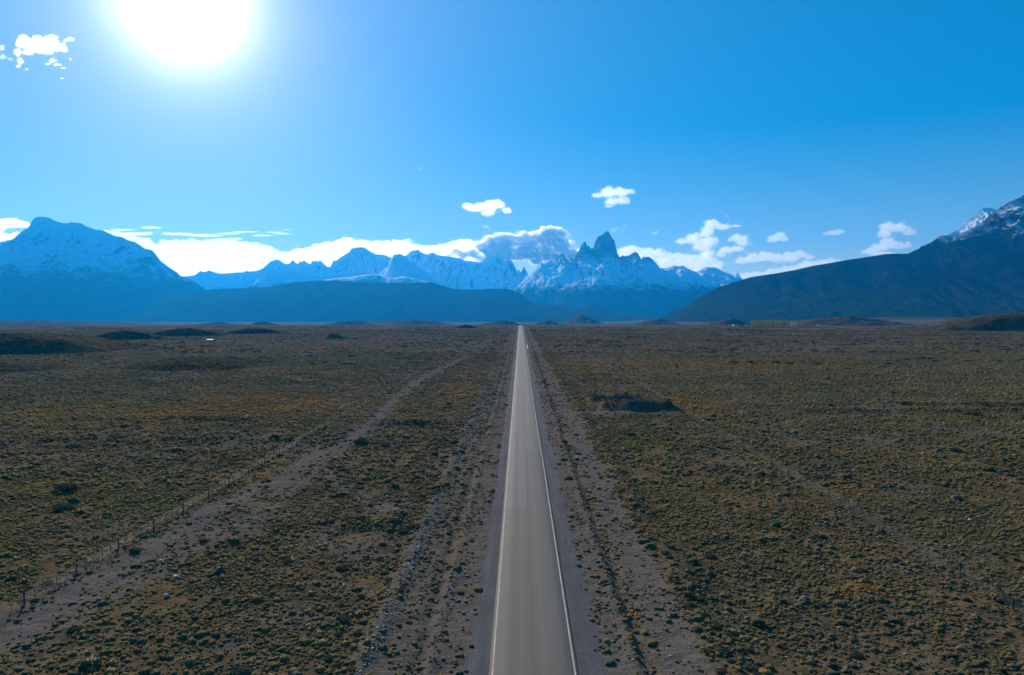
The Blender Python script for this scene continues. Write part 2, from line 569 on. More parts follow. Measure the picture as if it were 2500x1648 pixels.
def asphalt_material():
    m, t = new_mat('asphalt'); q = N(t)
    P = q.pos()
    sep = q.n('ShaderNodeSeparateXYZ'); t.links.new(P, sep.inputs[0])
    X, Y = sep.outputs[0], sep.outputs[1]
    n1 = q.noise(P, 0.35, 5, 0.6)
    n2 = q.noise(P, 14.0, 3, 0.8)
    st = q.noise(q.scale(P, (3.0, 0.02, 1)), 1.0, 4, 0.6)
    c = q.mix(n1, (0.108, 0.095, 0.080), (0.130, 0.115, 0.097))
    # older, paler, streakier surface further off: right lane beyond 160 m, left lane beyond 110 m
    right = q.math('MULTIPLY', q.math('GREATER_THAN', X, 0.02), q.math('GREATER_THAN', Y, 158.5))
    left = q.math('MULTIPLY', q.math('LESS_THAN', X, 0.02), q.math('GREATER_THAN', Y, 110.5))
    old = q.math('MAXIMUM', right, left)
    c = q.mix(old, c, q.mix(q.map(st, 0.3, 0.7), (0.118, 0.105, 0.091), (0.160, 0.144, 0.124)))
    # wheel tracks
    ax = q.math('ABSOLUTE', X)
    w1 = q.math('ABSOLUTE', q.math('SUBTRACT', ax, 0.95)); w2 = q.math('ABSOLUTE', q.math('SUBTRACT', ax, 2.65))
    tr = q.map(q.math('MINIMUM', w1, w2), 0.1, 0.55, 0.14, 0.0)
    c = q.mix(tr, c, (0.20, 0.185, 0.16))
    # open joint along the middle and across the laying ends
    j = q.map(q.math('ABSOLUTE', q.math('ADD', X, q.math('MULTIPLY', q.math('SUBTRACT', q.noise(q.scale(P, (0, .3, 0)), 1.0, 2), .5), .16))), 0.02, 0.09, 0.55, 0.0)
    j2 = q.math('MULTIPLY', q.map(q.math('ABSOLUTE', q.math('SUBTRACT', Y, 158.5)), 0.05, 0.3, 0.7, 0), q.math('GREATER_THAN', X, 0.0))
    j3 = q.math('MULTIPLY', q.map(q.math('ABSOLUTE', q.math('SUBTRACT', Y, 110.5)), 0.04, 0.25, 0.8, 0), q.math('LESS_THAN', X, 0.0))
    c = q.mix(q.math('MAXIMUM', j, q.math('MAXIMUM', j2, j3)), c, (0.07, 0.065, 0.06))
    c = q.mix(q.map(n2, 0.4, 0.7, 0, 0.25), c, (0.08, 0.078, 0.07))
    # dirt along the very edge
    c = q.mix(q.map(ax, 3.62, 3.78, 0, 0.6), c, (0.10, 0.085, 0.07))
    q.out(q.bsdf(c, 0.85, 0.12, q.bump(n2, 0.006, 0.5)))
    return m


def line_material():
    m, t = new_mat('worn_white_paint'); q = N(t)
    P = q.pos()
    n2 = q.noise(P, 5.0, 4, 0.75)
    n1 = q.noise(P, 0.3, 3, 0.6)
    c = q.mix(q.map(q.math('ADD', n2, q.math('MULTIPLY', n1, .4)), 0.60, 0.86), (0.46, 0.40, 0.30), (0.24, 0.215, 0.17))
    q.out(q.bsdf(c, 0.7, 0.2))
    return m


M_GROUND = ground_material()
M_TUFT = tuft_material('tussock_grass', 1.0, 0.75)
M_SHRUB = tuft_material('shrub_leaves', 1.0, 0.25, ((0.045, 0.048, 0.036), (0.095, 0.092, 0.072)))
M_ASPHALT = asphalt_material()
M_LINE = line_material()
M_CLOUD = {k: cloud_material('cloud_' + k, d) for k, d in (('torn', 0.0030), ('fringe', 0.0018), ('thin', 0.0018), ('soft', 0.0045), ('full', 0.0075), ('dark', 0.026))}

# ------------------------------------------------------------------ ground sheet
half = list(np.arange(0, 22.01, 0.5))
s = 0.6
while half[-1] < 14500:
    half.append(half[-1] + s); s *= 1.021
half = np.array(half)
gx = np.concatenate([-half[:0:-1], half])
gy = [-400, -200, -80, -20, 10, 25]
s = 0.5
v = 35.0
while v < 17900:
    gy.append(v); v += max(0.45, v * 0.0122)
gy = np.array(gy)
GX, GY = np.meshgrid(gx, gy)
GZ = H(GX, GY)
me = mesh_np('ground', np.stack([GX, GY, GZ], -1).reshape(-1, 3), grid_faces(len(gy), len(gx)))
for nm_, f__ in (('bare', bareness), ('ochre', lambda x, y: blobs(x, y, OCHRE)), ('yellow', lambda x, y: blobs(x, y, YELLOW)), ('teal', lambda x, y: blobs(x, y, TEAL)), ('rose', lambda x, y: blobs(x, y, ROSE))):
    attr(me, nm_, f__(GX, GY).ravel())
tag(obj('ground', me, M_GROUND), 'flat brown and olive steppe plain running to the mountains', kind='structure')

# ------------------------------------------------------------------ road
ry = np.concatenate([[-60, 0, 20], np.arange(40, 200, 2.0), np.arange(200, 1700, 10.0), np.arange(1700, 4000, 15.0)])


def ribbon(name, xs, zs, ys, mat, parent=None, wig=None):
    X = np.tile(np.array(xs, float), (len(ys), 1))
    Y = np.tile(np.array(ys, float)[:, None], (1, len(xs)))
    Z = H(np.zeros_like(Y), Y) + np.array(zs)[None, :] + 0.02 * (Y > 1000)
    if wig is not None: X = wig(X, Y)
    me = mesh_np(name, np.stack([X, Y, Z], -1).reshape(-1, 3), grid_faces(len(ys), len(xs)))
    return obj(name, me, mat, parent)


def edge_jog(X, Y):
    return X


shoulder_mat = None
road = ribbon('road', [-3.95, -3.80, -3.78, -2, 0, 2, 3.78, 3.80, 3.95], [-0.05, 0.14, 0.16, 0.172, 0.185, 0.172, 0.16, 0.14, -0.05], ry, M_ASPHALT)
tag(road, 'straight two-lane grey asphalt road with pale edge lines', kind='structure')
for sx in (-1, 1):
    def wg(X, Y, sx=sx):
        w_ = 0.02 * noise(Y / 9, Y * 0, 77 + sx)
        if sx > 0: w_ = w_ - 0.14 * sstep(150, 170, Y)
        return X + w_
    c0 = sx * 3.55
    zz = 0.178 - 0.0 + 0.006
    # follow the camber
    xs = sorted([c0 - 0.07, c0 + 0.07])
    zs = [0.16 + 0.012 * (3.78 - abs(x)) / 1.78 + 0.009 for x in xs]
    ln = ribbon('edge_line', xs, zs, ry, M_LINE, road, wg)

# gravel shoulders, lying as a low sheet over the ground beside the asphalt
def shoulder_material():
    m, t = new_mat('shoulder_gravel'); q = N(t)
    P = q.pos()
    a = q.noise(P, 9.0, 4, 0.8)
    b = q.noise(q.scale(P, (1.2, 0.05, 1)), 1.0, 4, 0.6, 1.0)
    c = q.ramp(a, [(0.3, (0.055, 0.053, 0.056)), (0.52, (0.090, 0.086, 0.088)), (0.66, (0.15, 0.14, 0.135)), (0.8, (0.30, 0.28, 0.26))])
    c = q.mix(q.map(b, 0.45, 0.65, 0, 0.5), c, (0.135, 0.125, 0.115))
    c = q.mix(q.map(q.noise(P, 0.25, 4), 0.45, 0.7, 0, 0.4), c, (0.06, 0.055, 0.05))
    q.out(q.bsdf(c, 1.0, 0.02, q.bump(a, 0.06, 0.8)))
    return m


M_SHOULDER = shoulder_material()
for sx, wd in ((-1, 6.2), (1, 6.9)):
    def wg(X, Y, sx=sx, wd=wd):
        k = np.array([0.0, 0.25, 0.6, 1.0])[None, :]
        edge = wd - 0.4 + 0.9 * fbm(Y / 8, Y * 0, 4, 90 + sx) + 0.6 * fbm(Y / 50, Y * 0, 2, 95 + sx)
        return sx * (3.6 + (edge - 3.6) * k)
    ys = np.concatenate([[-60, 0, 20], np.arange(40, 400, 0.8), np.arange(400, 1700, 6.0)])
    o = ribbon('gravel_shoulder', [0, 1, 2, 3], [0.06, 0.055, 0.045, -0.01], ys, M_SHOULDER, None, wg)
    tag(o, 'strip of grey gravel shoulder along the ' + ('left' if sx < 0 else 'right') + ' edge of the road', kind='structure')


# ------------------------------------------------------------------ low hills on the plain
HILLS = []


def hill_height(h, X, Y):
    cx, rx, D, ry_, near, ztop, seed, amp, base = h
    dy = Y - (D - 0.25 * ry_)
    U, V = (X - cx) / rx, np.where(dy < 0, dy / (ry_ * near), dy / (ry_ * 1.9))
    r = np.sqrt(U ** 2 + V ** 2) + 0.10 * fbm(X / rx * 2.5, Y / rx * 2.5, 4, seed)
    k = 0.82 if base else 1.0
    hgt = k * (ztop - float(H(np.array(cx), np.array(float(D)))))
    prof = np.clip(1 - r ** 2, 0, None) ** 1.15
    if base: prof = 0.5 * prof ** 1.6 + 0.5 * np.clip(1.05 - r, 0, None) ** 1.1
    return H(X, Y) + hgt * prof * (1 + (amp * 3 if not base else .42) * fbm(X / rx * 3.2, Y / rx * 3.2, 5, seed + 3)) - 0.6 - 2.0 * sstep(0.98, 1.15, r)


def hill(px0, px1, D, ztop, ry_, mat, label, seed, amp=0.06, base=None, name='hill', near=0.62):
    a, b = at(px0, 780, D), at(px1, 780, D)
    h = ((a.x + b.x) / 2, abs(b.x - a.x) / 2, D, ry_, near, ztop, seed, amp, base)
    if not base: HILLS.append(h)
    n = 90
    u = np.linspace(-1.15, 1.15, n)
    U, V = np.meshgrid(u, u)
    Y = D - 0.25 * ry_ + np.where(V < 0, V * ry_ * near, V * ry_ * 1.9)
    X = h[0] + U * h[1]
    me = mesh_np(name, np.stack([X, Y, hill_height(h, X, Y)], -1).reshape(-1, 3), grid_faces(n, n))
    return tag(obj(name, me, mat), label, kind='structure')


def hill_material():
    m, t = new_mat('hill_turf'); q = N(t)
    P = q.pos()
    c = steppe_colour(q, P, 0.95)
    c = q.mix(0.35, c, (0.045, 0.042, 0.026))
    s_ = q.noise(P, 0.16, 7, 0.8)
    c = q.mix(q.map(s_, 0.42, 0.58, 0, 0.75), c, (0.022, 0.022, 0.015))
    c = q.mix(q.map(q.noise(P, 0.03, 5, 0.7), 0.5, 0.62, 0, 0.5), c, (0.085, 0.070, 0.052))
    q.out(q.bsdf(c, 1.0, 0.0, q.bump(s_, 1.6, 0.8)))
    return m


M_HILL = hill_material()
M_SCREE = simple_mat('grey_scree', (0.115, 0.105, 0.10), 0.95, 0.3, 0.4, 0.05)
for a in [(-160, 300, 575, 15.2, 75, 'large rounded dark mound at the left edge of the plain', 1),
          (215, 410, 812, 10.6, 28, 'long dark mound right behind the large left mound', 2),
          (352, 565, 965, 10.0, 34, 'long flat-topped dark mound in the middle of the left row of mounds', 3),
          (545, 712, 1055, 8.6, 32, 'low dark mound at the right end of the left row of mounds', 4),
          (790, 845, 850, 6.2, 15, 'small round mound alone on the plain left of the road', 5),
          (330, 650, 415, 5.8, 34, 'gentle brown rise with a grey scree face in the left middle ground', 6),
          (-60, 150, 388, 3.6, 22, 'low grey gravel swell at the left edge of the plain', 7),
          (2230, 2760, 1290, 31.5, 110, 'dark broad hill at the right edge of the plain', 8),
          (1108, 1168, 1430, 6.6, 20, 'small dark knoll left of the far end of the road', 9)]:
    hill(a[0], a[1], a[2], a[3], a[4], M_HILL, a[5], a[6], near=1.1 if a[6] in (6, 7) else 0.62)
for a in [(1150, 1300, 3100, -2.0, 190, 'dark ridge lying across behind the far end of the road', 12),
          (1840, 2260, 2550, 26, 300, 'wide grey-green swell behind the poplar row', 13),
          (1535, 1665, 3600, 1.5, 190, 'dark flat-topped knoll on the far plain left of the poplars', 14),
          (1365, 1470, 5000, 18, 400, 'pointed dark knoll on the far plain below the tallest peak', 15),
          (606, 682, 3300, -6, 110, 'small pointed dark knoll far out on the left plain', 16),
          (460, 610, 3350, -11, 130, 'long low dark rise far out on the left plain', 17),
          (785, 930, 3600, -4, 160, 'low dark rise on the far plain below the plateau', 18),
          (-120, 270, 3300, -8, 160, 'long dark band of high ground far out at the left edge', 19),
          (930, 1120, 3900, -6, 180, 'faint long rise at the foot of the plateau left of the road', 20),
          (1290, 1385, 3700, -10, 120, 'faint low rise just right of the far end of the road', 21),
          (-200, 420, 4600, -8, 260, 'thin dark rise along the foot of the left mountain', 23),
          (860, 1080, 5200, -14, 260, 'thin dark rise along the foot of the plateau', 24),
          (1960, 2420, 4200, 12, 260, 'thin terrace at the foot of the right mountain', 25),
          (1700, 1860, 3200, 6, 130, 'thin dark terrace behind the white farmhouse', 22)]:
    hill(a[0], a[1], a[2], a[3], a[4], M_HILL, a[5], a[6], base=True)


# ------------------------------------------------------------------ mountains
def smooth1(p, s_):
    if s_ < 0.6: return p
    n = int(3 * s_) + 1
    k = np.exp(-0.5 * (np.arange(-n, n + 1) / s_) ** 2); k /= k.sum()
    return np.convolve(np.pad(p, n, mode='edge'), k, mode='valid')


def mountain(name, pts, D, depth, mat, label, seed, nx=500, ny=150, rib=(420, 1500), amp=0.16, jag=0.0, power=1.25, front=1.0, base=None, detail=1.0, shape=0.0):
    P3 = [at(px, py, D) for px, py in pts]
    px_, pz_ = np.array([p.x for p in P3]), np.array([p.z for p in P3])
    xs = np.linspace(px_[0], px_[-1], nx)
    dx = xs[1] - xs[0]
    P = np.interp(xs, px_, pz_)
    if base is None: base = float(H(np.array(xs.mean()), np.array(float(D)))) - 25
    if jag:
        env = np.clip((P - base) / (P.max() - base), 0, 1)
        P = P + jag * env * (fbm(xs / (26 * dx * nx / 500), xs * 0, 5, seed, 0.7))
    # rows: dense near the crest
    t = np.linspace(-1, 1, ny)
    t = np.sign(t) * np.abs(t) ** 1.6
    if 0 not in t: t = np.sort(np.append(t, 0.0))
    levels = [0, 1.0, 3, 9, 28, 90 * nx / 500]
    S = [smooth1(P, l) for l in levels]
    tl = [0, 0.02, 0.07, 0.20, 0.5, 1.0]
    Z = np.zeros((len(t), nx)); Y = np.zeros_like(Z)
    X = np.tile(xs, (len(t), 1))
    for i, tt in enumerate(t):
        a = abs(tt)
        k = min(np.searchsorted(tl, a), len(tl) - 1)
        k = max(k, 1)
        f = (a - tl[k - 1]) / (tl[k] - tl[k - 1])
        row = S[k - 1] * (1 - f) + S[k] * f
        Z[i] = row; Y[i] = D + tt * depth * (front if tt < 0 else 0.9)
    A = np.abs(t)[:, None]
    rel = (Z - base)
    Hh = rel * (1 - A) ** power if not shape else rel * (1 - A ** shape)
    # erosion: gullies that run down the slope, with a wandering direction
    wx = X + 0.35 * (Y - D) * fbm(X / 3000, Y / 3000, 2, seed + 5) + 220 * fbm(X / 700, Y / 700, 3, seed + 6)
    r = ridged(wx / rib[0], Y / rib[1], 6, seed + 7) - 0.62
    r2 = ridged(X / (rib[0] * 0.45) + 3, Y / (rib[0] * 0.6), 5, seed + 9) - 0.62
    env = sstep(0.0, 0.10, A) * (1 - sstep(0.75, 1.0, A)) * detail
    Z = base + Hh + (r * 1.0 + r2 * 0.35) * amp * np.clip(rel, 0, None) ** 0.75 * 6.0 * env
    # never rise above the crest line as seen from the plain
    Pr = np.interp((X - CAM.x) * D / Y + CAM.x, xs, P)
    cap = CAM.z + (Pr - CAM.z) * Y / D - A * 60
    Z = np.where(Y < D, np.minimum(Z, cap), np.minimum(Z, CAM.z + (Pr - CAM.z) * Y / D - 2))
    Z[np.argmin(np.abs(t))] = P
    Z = np.maximum(Z, base - 60)
    ends = np.minimum(sstep(0, 0.03, (X - xs[0]) / (xs[-1] - xs[0])), sstep(0, 0.03, (xs[-1] - X) / (xs[-1] - xs[0])))
    me = mesh_np(name, np.stack([X, Y, Z], -1).reshape(-1, 3), grid_faces(len(t), nx))
    return tag(obj(name, me, mat), label, kind='structure')


# traced crest lines, in photo pixels
L_MT = [(-620, 770), (-420, 700), (-250, 640), (-100, 612), (0, 591), (13, 588), (32, 583), (45, 571), (53, 566), (61, 559), (67, 557), (74, 548), (79, 538), (84, 532.6), (90, 530), (98, 529), (101, 530.5), (105, 528.4), (110, 530.5), (120, 531), (126, 535), (139, 541), (156, 545), (166, 545), (174, 541.5), (181, 544), (187, 543.5), (200, 545.6), (210, 552.6), (223, 557), (231, 560), (252, 562.5), (261, 567), (276, 573.6), (288, 578), (291, 576), (301, 580), (311, 586), (330, 590.5), (341, 598), (354, 607), (372, 610.5), (383, 625), (391, 636), (404, 646), (421, 658), (433, 666), (442, 675), (450, 677), (463, 681), (476, 688), (490, 699), (500, 707), (560, 735), (640, 768), (700, 790)]
MESA = [(300, 792), (340, 765), (358, 749), (391, 724), (406, 718), (450, 713), (483, 710), (498, 707.6), (567, 704), (609, 703), (662, 700), (690, 694), (714, 689), (777, 685), (819, 684.5), (872, 688), (946, 690.5), (1039, 690), (1051, 689), (1070, 694), (1104, 705), (1135, 707), (1177, 706.5), (1198, 704.6), (1236, 704.6), (1251, 709), (1280, 722), (1290, 734), (1303, 739), (1370, 745), (1400, 756), (1436, 747), (1470, 754), (1540, 767), (1620, 774), (1700, 792)]
PLAT = [(740, 700), (770, 690), (790, 684), (820, 679), (860, 676), (895, 670), (910, 669), (925, 671), (940, 676), (962, 679), (985, 674), (1000, 678), (1030, 684), (1060, 695), (1110, 715)]
SNOWR = [(560, 715), (601, 703), (620, 690), (651, 669), (672, 664), (704, 661), (735, 667), (760, 674), (798, 672), (840, 668), (880, 664), (905, 668), (940, 690), (980, 710)]
MIDPK = [(850, 700), (890, 682), (925, 669), (936, 660), (946, 650), (949, 641), (954.5, 631), (958, 627), (963, 621), (969, 622), (975.5, 619), (981, 622), (988, 625), (994, 627), (1001, 638), (1011, 645), (1022, 652), (1030, 657), (1041, 665), (1048, 669), (1057, 678), (1083, 690), (1104, 705), (1140, 722)]
LRANGE = [(380, 700), (415, 684), (441, 675), (462, 673.5), (477, 671.5), (484, 665), (489, 661), (494, 664), (500, 663), (506, 662), (510, 659.5), (521, 664), (536, 668), (557, 667), (580, 665), (592, 665), (601, 661), (609, 663), (628, 661), (641, 655), (653, 645), (660, 638), (668, 636), (674, 633), (679, 635), (683, 635), (691, 642), (699.5, 645), (704, 643), (708, 642), (714, 633.5), (717, 637), (720.5, 641), (727, 644), (733, 636), (736, 641), (741.5, 635), (750, 641), (756, 645), (761, 639), (765, 636), (768, 639), (771, 635), (775, 640), (778, 638), (780.5, 633), (784, 638), (788, 640), (791, 646), (794, 645), (799, 651.5), (807, 651), (811, 643), (815, 634), (818, 637), (823.5, 634), (830, 629), (840, 623), (853, 615), (857, 607), (872, 604), (880, 603), (889, 604), (903, 613), (919, 621), (938, 622), (954, 629), (990, 650), (1020, 680), (1050, 710)]
ICER = [(915, 700), (950, 650), (980, 630), (992, 623), (1003, 613.6), (1013, 611), (1022, 609.5), (1030, 617), (1043, 621), (1057.5, 616), (1068, 623), (1093, 626), (1120, 630), (1135, 636), (1167, 640), (1183.6, 640), (1190, 635), (1194, 629), (1200, 626), (1204.6, 622), (1209, 622), (1211, 624), (1214, 633.6), (1216, 630), (1219, 623), (1224, 624), (1228, 627), (1233, 639), (1235, 633), (1238, 627), (1243, 631), (1249, 636), (1257, 650), (1261, 661), (1265.6, 658), (1272, 665), (1276, 658), (1279, 649), (1281, 654), (1284.5, 660), (1291, 671), (1296, 664), (1302, 676), (1320, 700), (1350, 730)]
FITZ = [(1190, 745), (1225, 728), (1250, 711.5), (1260, 706), (1278, 684), (1295, 666), (1300, 662), (1308, 655), (1314, 648), (1320.6, 640), (1325, 643), (1331, 641), (1338, 638), (1342, 635), (1346, 636), (1350, 641), (1354, 638), (1358, 637), (1361, 628), (1365, 624), (1368.5, 622), (1371, 621), (1373.6, 618), (1377, 623), (1381, 631), (1384, 634), (1387, 638), (1391, 635), (1395.5, 626.5), (1398, 631), (1401, 636), (1405, 626), (1409, 618), (1414, 611), (1418, 602), (1421, 596), (1424, 592), (1428, 589), (1431.6, 593), (1433, 602), (1435, 600), (1437, 599), (1440, 603), (1444, 608), (1446, 605), (1448, 606), (1452, 594), (1455, 587), (1459, 579), (1463, 576), (1467, 575), (1473, 570), (1477, 567), (1481, 564.5), (1486, 566), (1491, 575), (1494, 580), (1496, 585), (1499.7, 584.5), (1503, 600.5), (1507, 616), (1512, 628), (1517, 626), (1521, 623), (1525, 626), (1530, 624.5), (1535, 624), (1540, 621), (1546, 617), (1553, 615), (1558, 619), (1563, 628), (1566, 634.6), (1569, 627), (1575, 628), (1583, 626), (1593, 633), (1603, 643), (1612, 655), (1625, 655), (1636, 652), (1643, 648), (1655, 650), (1669, 648.5), (1679, 656), (1699, 663.6), (1716.6, 656), (1724, 652), (1730, 653), (1737, 651.5), (1752, 655), (1767, 663.6), (1785, 669), (1791, 665), (1796, 660.5), (1805, 671), (1814, 684), (1840, 705), (1880, 735)]
FRONT = [(1270, 752), (1300, 738), (1333, 733), (1351, 716.5), (1370, 705), (1386, 696), (1401, 689), (1426.5, 681), (1452, 674), (1469, 677), (1500, 690), (1530, 706), (1570, 722), (1620, 733), (1660, 735), (1700, 742), (1760, 760)]
R_MT = [(1560, 792), (1600, 780), (1632, 766), (1670.6, 749), (1700, 731), (1729, 713.5), (1759, 700), (1788, 690), (1813, 682.6), (1832, 677), (1862, 672), (1893.5, 667.5), (1941, 659), (1989, 648), (2034, 641), (2069, 634), (2101, 630), (2161, 620), (2190, 619), (2215.6, 619.6), (2247, 604.7), (2276, 590), (2295, 576), (2340, 571), (2365, 560), (2394, 545.7), (2429, 514), (2434, 513), (2445, 504), (2464, 493), (2483, 485), (2500, 475.5), (2560, 450), (2640, 470), (2760, 520), (2900, 580)]
R_PK = [(2250, 600), (2290, 585), (2316, 572), (2333.5, 561.6), (2356, 542.5), (2375, 528), (2388, 517), (2400.5, 508), (2408, 507), (2416, 507), (2432, 511), (2470, 525), (2520, 545), (2600, 570)]

m_left = mountain_material('left_mountain_rock', (0.014, 0.014, 0.015), (0.034, 0.032, 0.031), 480, 330, (0.48, 0.78), 0.75, feature=0.006)
m_mesa = mountain_material('plateau_scrub', (0.018, 0.019, 0.014), (0.028, 0.026, 0.020), feature=0.0018)
m_plat = mountain_material('plateau_snow', (0.030, 0.028, 0.026), (0.04, 0.037, 0.033), 450, 60, (0.74, 1.0), 1.0, feature=0.009)
m_rng = mountain_material('snowy_range_rock', (0.018, 0.019, 0.021), (0.045, 0.044, 0.044), 420, 160, (0.28, 0.55), 1.0, feature=0.004)
m_ice = mountain_material('ice_range_rock', (0.018, 0.019, 0.022), (0.045, 0.044, 0.044), 400, 130, (0.22, 0.48), 1.0, feature=0.0032)
m_fitz = mountain_material('granite', (0.026, 0.028, 0.032), (0.060, 0.058, 0.058), 400, 200, (0.40, 0.70), 1.0, feature=0.005, snow_top=960)
m_front = mountain_material('front_ridge_rock', (0.024, 0.025, 0.025), (0.05, 0.047, 0.043), 400, 200, (0.40, 0.78), 0.95, feature=0.005)
m_right = mountain_material('right_mountain_scrub', (0.005, 0.008, 0.009), (0.014, 0.014, 0.013), 640, 160, (0.60, 0.85), 0.7, grass=(0.018, 0.030, 0.014), grass_z=300, feature=0.005)
m_rpk = mountain_material('right_peak_rock', (0.045, 0.040, 0.038), (0.09, 0.082, 0.076), 700, 200, (0.15, 0.50), 0.95, feature=0.006)

mountain('mountain', ICER, 16800, 1000, m_ice, 'ice covered range with cloud over its crest between the plateau and the tallest peak', 301, nx=700, ny=150, rib=(380, 1200), amp=0.17, power=1.0)
mountain('mountain', LRANGE, 15300, 1900, m_rng, 'long snowy range of small teeth right of the left mountain', 302, nx=800, ny=140, rib=(340, 1200), amp=0.16, power=1.05)
mountain('mountain', FITZ, 13900, 2600, m_fitz, 'granite massif with the tallest jagged spires, streaked with snow', 303, nx=1150, ny=190, rib=(480, 1500), amp=0.15, power=0.95)
mountain('mountain', MIDPK, 13600, 1500, m_rng, 'blocky dark peak in front of the ice covered range', 304, nx=360, ny=110, rib=(380, 1200), amp=0.12, power=0.95)
mountain('mountain', SNOWR, 13000, 1400, m_rng, 'low snow dusted ridge behind the left part of the plateau', 305, nx=400, ny=90, rib=(380, 1200), amp=0.12)
mountain('mountain', FRONT, 12400, 1900, m_front, 'dark spur with bright snow streaks in front of the tallest peak', 306, nx=520, ny=120, rib=(260, 1200), amp=0.10, power=1.1)
mountain('mountain', PLAT, 11700, 1300, m_plat, 'snow streaked top rising behind the flat plateau', 307, nx=340, ny=120, rib=(260, 500), amp=0.035, shape=1.6)
mountain('mountain', L_MT, 11000, 3800, m_left, 'big broad snowy mountain at the left edge', 308, nx=800, ny=170, rib=(420, 1700), amp=0.13, power=1.35, jag=0)
mountain('plateau', MESA, 9700, 1800, m_mesa, 'dark flat-topped plateau across the middle below the snowy ranges', 309, nx=700, ny=110, rib=(500, 1500), amp=0.035, power=0.8)
mountain('mountain', R_PK, 9000, 2000, m_rpk, 'sunlit rocky snow peak behind the right mountain', 310, nx=300, ny=120, rib=(260, 800), amp=0.16, power=1.0)
mountain('mountain', R_MT, 6300, 2300, m_right, 'dark steep mountain rising at the right edge', 311, nx=900, ny=190, rib=(380, 1900), amp=0.11, power=1.45)


# ------------------------------------------------------------------ steppe ground cover (nobody could count it)
def dome(seed, rings=3, seg=8, blades=0, flat=0.55, spike=0.0):
    """one cushion: lumpy dome plus a fringe of short blades; returns verts, tris, tip weight"""
    r_ = np.random.default_rng(seed)
    vs, fs, tp = [], [], []
    for i in range(rings):
        a = (i / rings) * math.pi / 2
        rr, zz = math.cos(a), math.sin(a) * flat
        for k in range(seg):
            th = 2 * math.pi * (k + 0.5 * (i % 2)) / seg
            j = 1 + r_.uniform(-0.22, 0.22)
            vs.append((rr * math.cos(th) * j, rr * math.sin(th) * j, zz * (1 + r_.uniform(-.2, .25)) - (0.12 if i == 0 else 0)))
            tp.append(0.02 + 0.45 * (i / rings) ** 2)
    vs.append((r_.uniform(-.1, .1), r_.uniform(-.1, .1), flat * 1.05)); tp.append(0.5)
    top = len(vs) - 1
    for i in range(rings - 1):
        for k in range(seg):
            a = i * seg + k; b = i * seg + (k + 1) % seg
            fs += [(a, b, b + seg), (a, b + seg, a + seg)]
    for k in range(seg):
        fs.append(((rings - 1) * seg + k, (rings - 1) * seg + (k + 1) % seg, top))
    for _ in range(blades):
        th = r_.uniform(0, 2 * math.pi); el = r_.uniform(0.25, 1.4)
        d = np.array([math.cos(th) * math.cos(el), math.sin(th) * math.cos(el), math.sin(el)])
        b0 = d * np.array([.8, .8, flat * .85])
        L = r_.uniform(0.3, 0.6) * (1 + spike)
        side = np.cross(d, [0, 0, 1]); side /= (np.linalg.norm(side) + 1e-6); side *= 0.10
        tipv = b0 + d * L * np.array([.7, .7, 1.0])
        n0 = len(vs)
        vs += [tuple(b0 - side), tuple(b0 + side), tuple(tipv)]
        tp += [0.6, 0.6, 1.0]
        fs.append((n0, n0 + 1, n0 + 2))
    return np.array(vs), np.array(fs), np.array(tp)


def density(x, y):
    """how closely cushions stand, 0..1"""
    ax = np.abs(x)
    d = 1 - 0.94 * np.clip(bareness(x, y), 0, 1)
    d = np.where(ax < 5.6, 0, d)
    d = np.where((ax >= 5.6) & (ax < 9), np.maximum(d, 0.05 + 0.30 * sstep(5.6, 8.5, ax) * np.where(x < 0, 1, .7)), d)
    d = np.where((x <= -9) & (x > -14.2), np.maximum(d, 0.30), d)
    d = np.where((x >= 9) & (x < 11), np.maximum(d, 0.50), d)
    fine = fbm(x / 4.0, y / 6.0, 2, 207)
    mid_ = fbm(x / 13, y / 16, 3, 209)
    d = d * np.clip(0.72 + 0.9 * fine + 0.8 * mid_, 0.10, 1.3)
    d = d * (1 - 0.9 * np.exp(-((x - 36.5) / 14) ** 4 - ((y - 223) / 5) ** 4))
    return d


PAL = np.array([1.38, 1.26, 1.08]) * np.array([(0.120, 0.110, 0.050), (0.250, 0.140, 0.038), (0.080, 0.088, 0.060), (0.040, 0.050, 0.032), (0.190, 0.160, 0.095), (0.130, 0.080, 0.052), (0.155, 0.145, 0.040), (0.090, 0.085, 0.082)])


def species(x, y, dark=0.0):
    """which plant stands where: weights over olive, ochre, grey-green, dark green, straw, russet, yellow-green, ash grey"""
    n1, n2, n3 = fbm(x / 34, y / 46, 4, 401), fbm(x / 15, y / 20, 3, 403), fbm(x / 60, y / 80, 3, 407)
    z1 = np.ones_like(x)
    W = np.stack([z1 * 1.0,
                  0.04 + 4.0 * blobs(x, y, OCHRE) + 1.0 * sstep(.16, .42, n1),
                  0.60 + 2.0 * blobs(x, y, TEAL) + 1.5 * sstep(.10, .36, -n1),
                  0.30 + dark + 1.2 * blobs(x, y, TEAL) + 1.3 * sstep(.12, .4, n2),
                  0.16 + 0.8 * sstep(.1, .4, -n2),
                  0.14 + 1.6 * blobs(x, y, ROSE) + 1.0 * sstep(.15, .4, n3),
                  0.16 + 2.6 * blobs(x, y, YELLOW) + 1.2 * sstep(.12, .36, -n3),
                  0.30 + 1.5 * blobs(x, y, ROSE) + 1.0 * sstep(.15, .4, -n3 * n1 * 4)], 1)
    W /= W.sum(1, keepdims=True)
    k_ = (rng.uniform(0, 1, len(x))[:, None] > np.cumsum(W, 1)).sum(1).clip(0, 7)
    mean = W @ PAL
    return (0.86 + 0.56 * sstep(90, 400, y)[:, None]) * (0.6 * PAL[k_] + 0.4 * mean) * rng.lognormal(0, 0.22, len(x))[:, None]  # cushions brightened with distance: backlit glow and haze put into their colour


